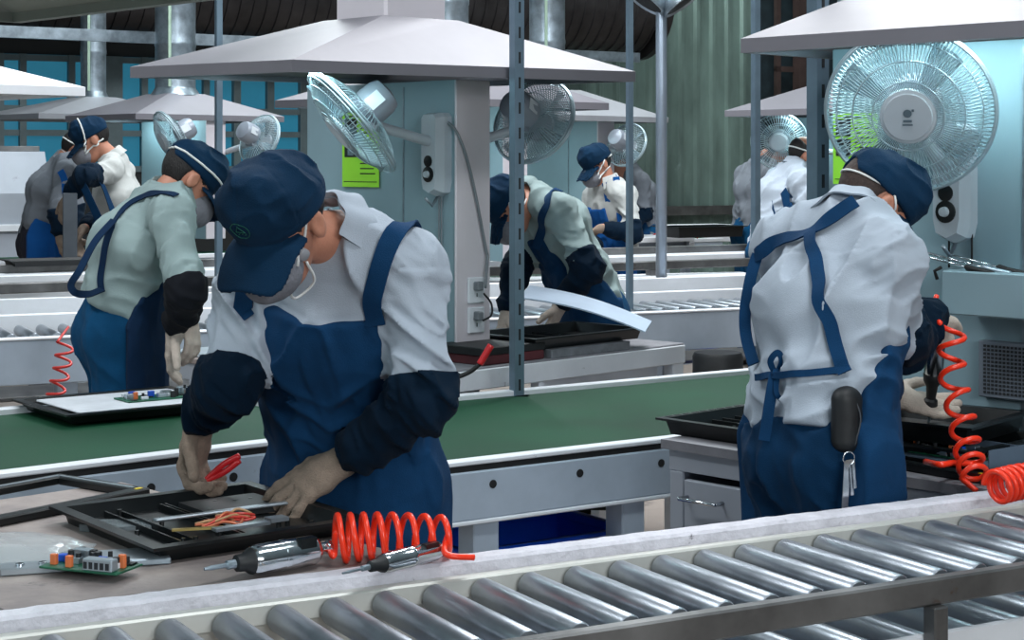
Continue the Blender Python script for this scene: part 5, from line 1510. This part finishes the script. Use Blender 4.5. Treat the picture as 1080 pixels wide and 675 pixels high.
# red hoses on the right
def right_hoses():
    wr = JR['wrR']; 
    top = P(985, 318, 4.25)
    hp = P(981, 372, 4.5)
    pth = [P(1004, 340, 4.2), P(1004, 390, 4.18), P(1014, 440, 4.12), P(1022, 480, 4.06), P(1028, 505, 4.0)]
    coil('coiled_air_hose', 'bright red coiled air hose dangling beside the hand of the right worker', pth, .03, .0068, 7, up=V(0, 1, 0), lead0=[P(988, 312, 4.35), P(983, 328, 4.32), P(992, 345, 4.24)], lead1=[P(1030, 518, 3.97)], n=22)
    b = loc(1036, 512, .825)
    coil('coiled_air_hose', 'bunched red air hose coil at the right edge of the near rail', [loc(1050, 514, .84), loc(1075, 508, .845), loc(1110, 504, .845)], .034, .0062, 8, up=Z)
    q = [loc(976, 487, .84), loc(992, 490, .845), loc(1008, 488, .842), loc(1026, 490, .84)]
    mb = MB(); mb.tube(spline(q, 8), .0075, 8); tag(mb.build('air_hose', M_RED, None, True), 'short straight red hose lying on the black bezel at right', 'hose')
right_hoses()
def gun():
    """pneumatic driver held upright in the right worker's hand"""
    d = nz(V(-.02, .05, -1)); p = P(990, 326, 4.42)
    q = P(981, 430, 4.5)
    root = empty('air_screwdriver', q, 'upright air screwdriver held over the black shell by the right worker', 'air tool')
    ax = nz(q - p); L = np.linalg.norm(q - p); r = .025
    mb = MB(); mb.lathe(p, ax, [(.008, 0), (.012, .01), (r * .8, .03), (r, .05), (r, L * .62), (r * .9, L * .66)], 22); mb.build('body', M_CHROME, root, 35)
    mb = MB(); mb.lathe(p, ax, [(r * .85, L * .62), (r * 1.0, L * .66), (r * .95, L * .72), (r * .6, L * .78), (r * .5, L * .9), (r * .7, L * .92), (r * .75, L * .97), (r * .3, L * .99)], 20); mb.build('nose', M_BLACKM, root, 35)
    mb = MB(); mb.cyl(q - ax * .01, q + ax * .05, .004, n=8); mb.build('bit', M_GALV, root)
gun()
def pouch_and_keys():
    S = surf([(893, 440), (882, 474)], lambda p: np.minimum(RR['apron'](p), RR['shirt'](p)), .012)
    c = S[0]; up = Z; fx = nz(V(.5, -.85, 0)); sx = nz(np.cross(up, fx))
    root = empty('belt_pouch', c - Z * .07, 'black zipped pouch on the belt of the right worker', 'pouch')
    mb = MB(); pr = []
    f = union([ecap(c + Z * .04, c - Z * .05, sx, .036, .028, .036, .028)], 0)
    lo, hi = bounds([c + Z * .04, c - Z * .05], .07)
    blob('pouch_body', lambda p: f(p) - .002 * ridge(p * 30), lo, hi, .005, M_BLACKM, root)
    mb.tube(spline([c + Z * .05 + fx * .024, c + fx * .032 + sx * .012, c - Z * .06 + fx * .026], 8), .002, 6); mb.build('zip', mat('pouch_grey', (66, 70, 76), .5), root, True)
    k = c - Z * .085 + fx * .03 - sx * .02
    root = empty('key_ring', k - Z * .12, 'bunch of keys hanging below the black pouch', 'keys')
    mb = MB(); mb.torus(k, nz(V(.3, -1, 0)), .014, .0016, 24, 6); mb.build('ring', M_CHROME, root, True)
    for i, (dx, ln) in enumerate(((-.012, .12), (.008, .07), (.018, .055))):
        a = k - Z * .012 + sx * dx * .4; d = nz(-Z + sx * dx * 6)
        mb = MB(); mb.lathe(a, nz(V(.3, -1, 0)), [(.009, -.001), (.009, .001)], 12); mb.cbox(a + d * ln * .5 + fx * .003 * i, d, nz(np.cross(d, fx)), fx, ln, .017 if i == 0 else .008, .002); mb.build('key', M_CHROME, root)
pouch_and_keys()
# second row bench ------------------------------------------------------------
def s2_things():
    a, d, n, L = S2a, S2d, S2n, S2L
    def at(s, t, z=0.): return a + d * s + n * t + Z * (.797 + z)
    mb = MB(); mb.bbox(at(.17, .02), d * .33, n * .26, Z * .035, .004); r0 = mb.build('board_stack', mat('maroon_board', (84, 34, 40), .6, var=.2)); tag(r0, 'maroon-edged black board lying left on the central bench', 'board')
    mb = MB(); mb.bbox(at(.165, .02, .035), d * .34, n * .26, Z * .03, .003); tag(mb.build('black_board', M_BLACKM), 'flat black board stacked on the maroon board', 'board')
    mb = MB(); mb.bbox(at(.52, .0), d * .46, n * .3, Z * .034, .003); tag(mb.build('grey_slab', mat('grey_slab', (120, 124, 130), .5, .3, var=.2, scale=20)), 'grey ribbed slab under the dark shell on the central bench', 'slab')
    tray('television_shell', 'dark open shell with a pale rim on the central bench', at(.76, .2, .036), d, n, .66, .40, .045, seed=9, posts=4)
    # large silver sheet leaning on the shell
    p0, p1 = P(553, 307, 7.15), P(684, 344, 7.0)
    u = nz(p1 - p0); Ln = np.linalg.norm(p1 - p0); w = nz(np.cross(u, V(0, .35, -1))); vs = []; fs = []; N = 14
    for i in range(N + 1):
        t = i / N; c = lerp(p0, p1, t) + Z * .022 * math.sin(t * math.pi)
        for k in (-1, 1): vs.append(c + nz(V(.2, .9, .12)) * (.12 * k * (1 - .2 * t)) )
    m_ = len(vs); vs += [v - Z * .006 for v in vs]
    for i in range(N):
        q = 2 * i; fs += [(q, q + 2, q + 3, q + 1), (m_ + q, m_ + q + 1, m_ + q + 3, m_ + q + 2), (q, m_ + q, m_ + q + 2, q + 2), (q + 1, q + 3, m_ + q + 3, m_ + q + 1)]
    fs += [(0, 1, m_ + 1, m_), (m_ - 2, 2 * m_ - 2, 2 * m_ - 1, m_ - 1)]
    tag(link_mesh('silver_sheet', vs, fs, mat('satin_silver_sheet', (188, 204, 222), .35, .35, var=.06), None, 40), 'long silver sheet held tilted over the dark shell at the central bench', 'sheet')
    mb = MB(); mb.bbox(at(.2, .38), d * .2, n * .14, Z * .05, .01); tag(mb.build('cloth_bundle', mat('beige_cloth', (190, 178, 166), .9, var=.15, bump=.4)), 'beige folded cloth behind the black boards on the central bench', 'cloth')
    # air nozzle with red grip
    h0 = P(518, 364, 6.12); h1 = P(506, 384, 6.12)
    root = empty('air_nozzle', h1, 'red-gripped nozzle on a black hose hanging at the partition foot', 'nozzle')
    mb = MB(); mb.tube(spline([h0, lerp(h0, h1, .5), h1], 5), .013, 10); mb.build('grip', mat('red_grip', (206, 38, 44), .35), root, True)
    mb = MB(); mb.tube(spline([h1, P(496, 392, 6.12), P(482, 398, 6.12), P(462, 404, 6.15)], 6), .008, 8); mb.build('hose', M_RUB, root, True)
    for k, (px, py, w_, h_) in enumerate(((745, 377, .02, .012),)): pass
    # bits under the middle line: drums and blue lids
    b = P(757, 395, 8.9); b[2] = 0
    mb = MB(); mb.lathe(V(b[0], b[1], 0), Z, [(.12, 0), (.13, .02), (.13, .55), (.12, .57), (.001, .58)], 24); tag(mb.build('black_drum', M_BLACKM, None, 40), 'black drum standing under the middle roller conveyor', 'drum')
    b = P(741, 385, 9.05); mb = MB(); mb.bbox(V(b[0], b[1], 0), V(.1, 0, 0), V(0, .1, 0), Z * .5, .01); tag(mb.build('blue_bottle_box', M_BLUE), 'small blue box under the middle roller conveyor', 'box')
s2_things()
# left background bench
def left_things():
    a = BLa + Z * .757
    root = empty('laptop_lid', a - VS * .16 + US * .12, 'thin silver flat panel on the bench by the gloved hand at left', 'panel')
    c = a - VS * .02 + US * .03
    mb = MB(); mb.bbox(c, -VS * .32, US * .26, Z * .014, .004); mb.build('panel_face', M_SILV, root)
    mb = MB()
    for k in range(7): mb.box(c - US * .001 - VS * (.1 + .028 * k) + Z * .004, -VS * .018, US * .001, Z * .006)
    mb.build('edge_ports', M_SOCK, root)
    root['label'] = 'thin silver flat panel on the bench by the gloved hand at left'; root.name = 'flat_panel'
    mb = MB(); p = a - VS * .40 + US * .05; mb.lathe(p + Z * .012, VS, [(.004, 0), (.012, .005), (.012, .04), (.006, .05)], 12); tag(mb.build('red_cap', M_REDD, None, 40), 'small red cap on the bench behind the near worker', 'cap')
    tray('component_tray', 'green-black tray of parts behind the gloved hand at left', a - VS * .12 + US * .46, US, VS, .3, .36, .04, m=mat('dark_green_tray', (24, 60, 48), .4, var=.2), seed=12)
    pcb('green circuit board lying in the dark tray behind the gloved hand', a - VS * .1 + US * .45 + Z * .01, US, VS, .2, .2, 14, False)
    coil('coiled_air_hose', 'dark red coiled hose hanging in front of the middle line at left', [P(69, 362, 7.2), P(65, 390, 7.2), P(58, 418, 7.2)], .034, .006, 4, m=M_REDD, up=V(0, 1, 0), lead0=[P(72, 345, 7.4)])
    coil('coiled_air_hose', 'dark red coiled hose lying on the far white bench', [P(690, 251, 13.4), P(720, 249, 13.5), P(778, 241, 13.7)], .03, .006, 12, m=M_REDD, up=Z)
    # flat grey chassis held upright by the far masked worker
    q = P(66, 283, 9.7); mb = MB(); mb.bbox(V(q[0], q[1], CH - (283 - HZ) / F * 9.7), V(.08, .01, 0), V(-.02, .08, 0), Z * .42, .004)
    tag(mb.build('steel_upright', mat('dull_grey_steel', (92, 98, 106), .45, .5)), 'flat grey steel bar standing upright under the raised glove at far left', 'bar')
    tray('component_tray', 'tray of small parts on the far bench below the blue apron at left', P(55, 262, 9.4) * V(1, 1, 0) + Z * .99, UA, VA, .5, .3, .03, m=M_BLACKM, seed=15)
    tray('television_shell', 'dark shell on the far bench in front of the cladding, right of the pipe', P(738, 240, 12.9) * V(1, 1, 0) + Z * .99, UA, VA, .62, .35, .08, seed=16)
left_things()
# ---------------------------------------------------------------------- the crew farther back
def left_worker():
    J = {}
    J['pelvis'] = P(122, 338, 5.95); J['chest'] = P(140, 262, 5.92); J['neck'] = P(181, 206, 5.95)
    J['shR'] = P(182, 228, 5.74); J['shL'] = P(158, 218, 6.12)
    J['elR'] = reach(J['shR'], 197, 306, .28, near=True); J['wrR'] = P(186, 346, 5.72)
    J['elL'] = reach(J['shL'], 185, 300, .28, near=False); J['wrL'] = P(200, 340, 6.2)
    J['head'] = P(200, 188, 5.98); J['fwd'] = V(.64, .36, -.66); J['up'] = V(.45, .3, .85)
    J['handR'] = dict(dn=(V(-.25, .1, -1), V(.9, .2, -.2)), curl=(.3, .4, .3), thumb=(.6, .2), s=1.15)
    J['handL'] = dict(dn=(V(.2, -.3, -.9), V(-.5, .2, -.4)), curl=(.4, .5, .4))
    r = person('person', 'person standing side-on at left with a dangling navy apron strap and charcoal sleeve', J,
        dict(h=.008, hh=.006, hcap=.0055, hg=.006, fold=.009, shirt_mat=M_SHIRT_G, sleeve_mat=M_SLEEVE_K, glove_mat=M_GLOVE_W, sleeve_end=.9, bulk=1.02, wrap=.0, strap_over_cap=True, strap_r=.004, waist=.09, hem=-.04,
             sleeve_start=.88, apron_mat=cloth('deep_navy_apron_cloth', (18, 42, 70), .12), mask=True, arm_k=.06,
             mask_paths=[[(-.1, .02, .03), (-.09, -.04, .032), (-.04, -.085, .036), (.03, -.09, .04), (.09, -.06, .042), (.12, 0, .045)]]))
    S = lambda pp: list(surf(pp, r['shirt'], .006, 4.))
    r['ribbon'](S([(186, 206), (165, 203), (146, 209), (128, 222), (117, 240)]), w=.024)
    r['ribbon'](S([(117, 240), (110, 265), (106, 290), (107, 306)]), w=.022)
    q = spline([S([(120, 232)])[0], P(100, 255, 5.7), P(84, 285, 5.65), P(75, 300, 5.65), P(80, 309, 5.65), P(94, 310, 5.7), S([(108, 305)])[0]], 8)
    MB().ribbon(q, np.tile(V(-.2, -1, .2), (len(q), 1)), .024, .005).build('apron_strap', MATS['deep_navy_apron_cloth'], r['root'], 40)
def bench_worker():
    J = {}
    J['pelvis'] = P(628, 322, 7.725); J['chest'] = P(588, 240, 7.643); J['neck'] = P(554, 207, 7.601)
    J['shL'] = P(590, 222, 7.416); J['shR'] = P(556, 226, 7.777)
    J['elL'] = reach(J['shL'], 622, 284, .29); J['wrL'] = P(590, 322, 7.416)
    J['elR'] = reach(J['shR'], 545, 285, .28); J['wrR'] = P(535, 330, 7.571)
    J['head'] = P(533, 216, 7.498); J['fwd'] = V(-.55, -.1, -.83); J['up'] = V(-.8, -.2, .5)
    J['handL'] = dict(dn=(V(-.35, -.1, -.9), V(-.6, .3, .2)), curl=(.4, .5, .4), s=1.1)
    J['handR'] = dict(dn=(V(-.3, -.1, -.9), V(.6, .3, .2)), curl=(.4, .5, .4))
    r = person('person', 'person bent over the central bench behind the slotted post, holding a silver sheet', J,
        dict(h=.009, hh=.007, hcap=.006, hg=.007, fold=.010, shirt_mat=M_SHIRT_G, glove_mat=M_GLOVE_W, bib_top=.75, bib_w=.14, bulk=1.02, wrap=-.04, strap_r=.004, arm_k=.06, apron_len=.3))
    S = lambda pp: list(surf(pp, r['shirt'], .006, 5.))
    r['ribbon'](S([(566, 262), (572, 240), (574, 222), (578, 208), (590, 200)]), w=.04)
def capped_far():
    J = {}
    J['pelvis'] = P(650, 272, 11.515); J['chest'] = P(645, 222, 11.458); J['neck'] = P(640, 193, 11.400)
    J['shL'] = P(660, 205, 11.285); J['shR'] = P(626, 208, 11.573)
    J['elL'] = reach(J['shL'], 668, 247, .28); J['wrL'] = P(636, 240, 11.112)
    J['elR'] = reach(J['shR'], 616, 250, .28); J['wrR'] = P(630, 262, 11.285)
    J['head'] = P(629, 172, 11.378); J['fwd'] = V(-.72, -.45, -.42); J['up'] = V(-.3, -.1, 1)
    J['handL'] = dict(dn=(V(-.8, .2, -.3), V(0, 0, -1)))
    J['handR'] = dict(dn=(V(-.3, -.2, -.8), V(.6, .3, 0)))
    r = person('person', 'person in a navy cap and blue apron standing far back at the centre, facing left', J,
        dict(h=.011, hh=.008, hcap=.007, hg=.009, fold=.010, shirt_mat=M_SHIRT_W, apron_mat=M_APRON_B, bib_top=.74, bib_w=.14, strap_r=.005, apron_len=.3, collar_open=140))
    S = lambda pp: list(surf(pp, r['shirt'], .008, 8.))
    r['ribbon'](S([(645, 232), (646, 215), (651, 203), (660, 196)]), w=.045); r['ribbon'](S([(622, 232), (622, 218), (622, 208)]), w=.04)
def masked_left():
    J = {}
    J['pelvis'] = P(128, 265, 10.230); J['chest'] = P(124, 208, 10.230); J['neck'] = P(119, 168, 10.230)
    J['shL'] = P(116, 180, 10.010); J['shR'] = P(128, 182, 10.505)
    J['elL'] = reach(J['shL'], 88, 186, .27); J['wrL'] = P(73, 206, 9.845)
    J['elR'] = P(108, 225, 10.670); J['wrR'] = P(90, 240, 10.340)
    J['head'] = P(96, 146, 10.186); J['fwd'] = V(-.86, -.25, -.42); J['up'] = V(-.4, -.1, .9)
    J['handL'] = dict(dn=(V(-.25, -.1, -.9), V(.3, .3, .2)), s=1.25, curl=(.4, .5, .4))
    J['handR'] = dict(dn=(V(-.6, -.2, -.6), V(0, 0, -1)), s=1.1)
    r = person('person', 'person in a navy cap and grey mask at far left, sleeve over a steel bar', J,
        dict(h=.010, hh=.007, hcap=.0065, hg=.008, fold=.010, shirt_mat=M_SHIRT_W, strap_over_cap=True, strap_r=.005, bib_top=.5, sleeve_start=.55, apron_len=.3, eyes=True,
             mask_paths=[[(.06, .057, -.05), (.04, .082, 0), (.025, .085, .05), (.02, .06, .1), (.02, 0, .13)], [(.06, .055, -.06), (0, .08, -.05), (-.06, .06, -.03)]]))
    S = lambda pp: list(surf(pp, r['shirt'], .008, 7.))
    r['ribbon'](S([(112, 166), (122, 172), (134, 177), (142, 183)]), w=.045)
def grey_left():
    J = {}
    J['pelvis'] = P(42, 250, 10.593); J['chest'] = P(54, 200, 10.540); J['neck'] = P(74, 166, 10.540)
    J['shR'] = P(70, 182, 10.326); J['shL'] = P(64, 176, 10.807)
    J['elR'] = reach(J['shR'], 62, 226, .27); J['wrR'] = P(64, 250, 10.165)
    J['elL'] = reach(J['shL'], 80, 220, .27, near=False); J['wrL'] = P(78, 250, 10.700)
    J['head'] = P(82, 158, 10.540); J['fwd'] = V(.75, .15, -.6); J['up'] = V(.5, .1, .85)
    J['handR'] = dict(dn=(V(.1, 0, -1), V(.8, .3, 0)), s=1.1); J['handL'] = dict(dn=(V(.3, 0, -1), V(.5, -.5, 0)))
    r = person('person', 'person in a grey shirt and bright blue apron at far left, face hidden', J,
        dict(h=.010, hh=.009, hcap=.008, hg=.009, fold=.008, shirt_mat=M_SHIRT_D, apron_mat=M_APRON_B, pants_mat=M_PANTS_K, bib_top=.7, cap=False, wrap=-.09, sleeve_start=.95, collar=False, apron_len=.3, strap_r=.004))
    S = lambda pp: list(surf(pp, r['shirt'], .008, 8.))
    r['ribbon'](S([(72, 168), (58, 172), (46, 186), (39, 204), (37, 222)]), w=.04)
def bald_far():
    J = {}
    J['pelvis'] = P(812, 258, 11.211); J['chest'] = P(820, 208, 11.268); J['neck'] = P(838, 177, 11.326)
    J['shR'] = P(846, 192, 11.040); J['shL'] = P(820, 190, 11.554)
    J['elR'] = reach(J['shR'], 852, 232, .26, near=True); J['wrR'] = P(872, 246, 11.097)
    J['elL'] = P(850, 230, 11.669); J['wrL'] = P(872, 246, 11.669)
    J['head'] = P(848, 163, 11.348); J['fwd'] = V(.85, .2, -.42); J['up'] = V(.4, .05, .9)
    J['handR'] = dict(dn=(V(.6, .2, -.7), V(0, .5, -.6))); J['handL'] = dict(dn=(V(.6, -.2, -.7), V(0, -.5, -.6)))
    r = person('person', 'balding person in a pale shirt with crossed blue apron straps behind the broad post', J,
        dict(h=.010, hh=.007, hg=.009, fold=.012, cap=False, bald=True, hem=.14, wrap=-.03, strap_r=.005, bulk=1.05, shirt_mat=M_SHIRT, apron_mat=M_APRON, arm_k=.06, apron_len=.3))
    S = lambda pp: list(surf(pp, r['shirt'], .008, 8.))
    r['ribbon'](S([(845, 198), (836, 186), (822, 180), (814, 182), (809, 196), (806, 214), (808, 232)]), w=.04)
    r['ribbon'](S([(803, 228), (812, 231), (824, 236)]), w=.03)
def hood_far():
    J = {}
    J['pelvis'] = P(792, 240, 13.119); J['chest'] = P(795, 200, 13.119); J['neck'] = P(806, 170, 13.119)
    J['shR'] = P(815, 182, 12.898); J['shL'] = P(785, 184, 13.284)
    J['elR'] = reach(J['shR'], 822, 222, .26); J['wrR'] = P(838, 232, 12.788)
    J['elL'] = P(790, 215, 13.119); J['wrL'] = P(806, 232, 13.008)
    J['head'] = P(818, 158, 13.063); J['fwd'] = V(.7, .3, -.6); J['up'] = V(.5, .1, .85)
    J['handR'] = dict(dn=(V(.6, 0, -.6), V(0, .3, -.9)))
    person('person', 'person in a grey shirt half hidden behind the balding person and a far fan', J,
        dict(h=.012, hh=.010, hcap=.009, hg=.010, fold=.010, shirt_mat=M_SHIRT_D, cap=False, bulk=1.0, hem=.12, sleeves=False, longsleeve=True, shirt_end=1.6, apron_len=.3, mask=False))
def far_grey():
    J = {}
    J['pelvis'] = P(680, 245, 13.703); J['chest'] = P(674, 204, 13.703); J['neck'] = P(660, 176, 13.647)
    J['shL'] = P(676, 192, 13.478); J['shR'] = P(664, 186, 13.928)
    J['elL'] = reach(J['shL'], 680, 226, .25); J['wrL'] = P(664, 238, 13.422)
    J['elR'] = P(655, 220, 13.928); J['wrR'] = P(650, 238, 13.815)
    J['head'] = P(652, 172, 13.591); J['fwd'] = V(-.75, -.2, -.6); J['up'] = V(-.5, 0, .9)
    J['handL'] = dict(dn=(V(-.6, 0, -.6), V(0, .3, -.9)))
    person('person', 'hunched person in a grey shirt and dark sleeves far behind the thin post', J,
        dict(h=.012, hh=.010, hcap=.009, hg=.010, fold=.010, shirt_mat=M_SHIRT_D, cap=False, mask=False, sleeve_start=.8, apron_len=.3))
left_worker(); bench_worker(); capped_far(); masked_left(); grey_left(); bald_far(); hood_far(); far_grey()
# ====================================================================== camera and light
cam = bpy.data.cameras.new('camera'); co = bpy.data.objects.new('camera', cam); COL.objects.link(co); sc.camera = co
co.location = (0, 0, CH); co.rotation_euler = (math.pi / 2, 0, 0)
cam.sensor_width = 36; cam.lens = 36 * F / 1080; cam.shift_y = -(337.5 - HZ) / 1080; cam.clip_end = 200
w = bpy.data.worlds.new('hall_daylight'); sc.world = w; w.use_nodes = True
nt = w.node_tree; bg = nt.nodes['Background']
tc = nt.nodes.new('ShaderNodeTexCoord'); sp = nt.nodes.new('ShaderNodeSeparateXYZ'); cr = nt.nodes.new('ShaderNodeValToRGB')
nt.links.new(tc.outputs['Generated'], sp.inputs[0]); 
mr = nt.nodes.new('ShaderNodeMapRange'); mr.inputs['From Min'].default_value = -1; mr.inputs['From Max'].default_value = 1
nt.links.new(sp.outputs['Z'], mr.inputs['Value']); nt.links.new(mr.outputs['Result'], cr.inputs['Fac'])
cr.color_ramp.elements[0].position = .45; cr.color_ramp.elements[0].color = (.05, .065, .075, 1)
cr.color_ramp.elements[1].position = .95; cr.color_ramp.elements[1].color = (.5, .68, .76, 1)
nt.links.new(cr.outputs['Color'], bg.inputs['Color']); bg.inputs['Strength'].default_value = .3
def area(name, loc, target, sx, sy, e, col):
    l = bpy.data.lights.new(name, 'AREA'); l.shape = 'RECTANGLE'; l.size = sx; l.size_y = sy; l.energy = e; l.color = col
    o = bpy.data.objects.new(name, l); COL.objects.link(o); o.location = loc
    d = Vector(target) - Vector(loc); o.rotation_euler = d.to_track_quat('-Z', 'Y').to_euler()
# rooflights and strip lamps high over the aisles
area('rooflight_near', (1.6, 2.4, 5.6), (0, 4.2, .8), 2.4, .7, 125, (.93, .97, 1))
area('rooflight_left', (-3.2, 4.2, 5.6), (-1.2, 6.2, .9), 2.6, .7, 140, (.93, .97, 1))
area('rooflight_middle', (1.2, 8.6, 5.6), (.2, 9.2, .8), 5, .9, 420, (.95, .98, 1))
area('rooflight_back', (-1.5, 12.6, 5.6), (-.5, 12.6, .8), 6, 1, 300, (.9, .97, 1))
area('rooflight_far', (1.5, 15, 5.8), (2.2, 18.5, 1.6), 6, .8, 270, (.9, 1, .98))
area('rear_fill_light', (2.6, -1.8, 2.6), (1.2, 3.6, .7), 3.0, 1.4, 165, (.92, .97, 1))  # added fill behind the camera to brighten the lower bed and cabinet
area('side_fill_light', (-4.6, -.6, 3.0), (.6, 4.6, .7), 4, 1.8, 75, (.80, .94, 1))  # added soft fill from camera left, no window modelled there
sc.view_settings.view_transform = 'Standard'; sc.view_settings.look = 'None'; sc.view_settings.gamma = 1; sc.view_settings.use_curve_mapping = False
sc.view_settings.exposure = 0.0
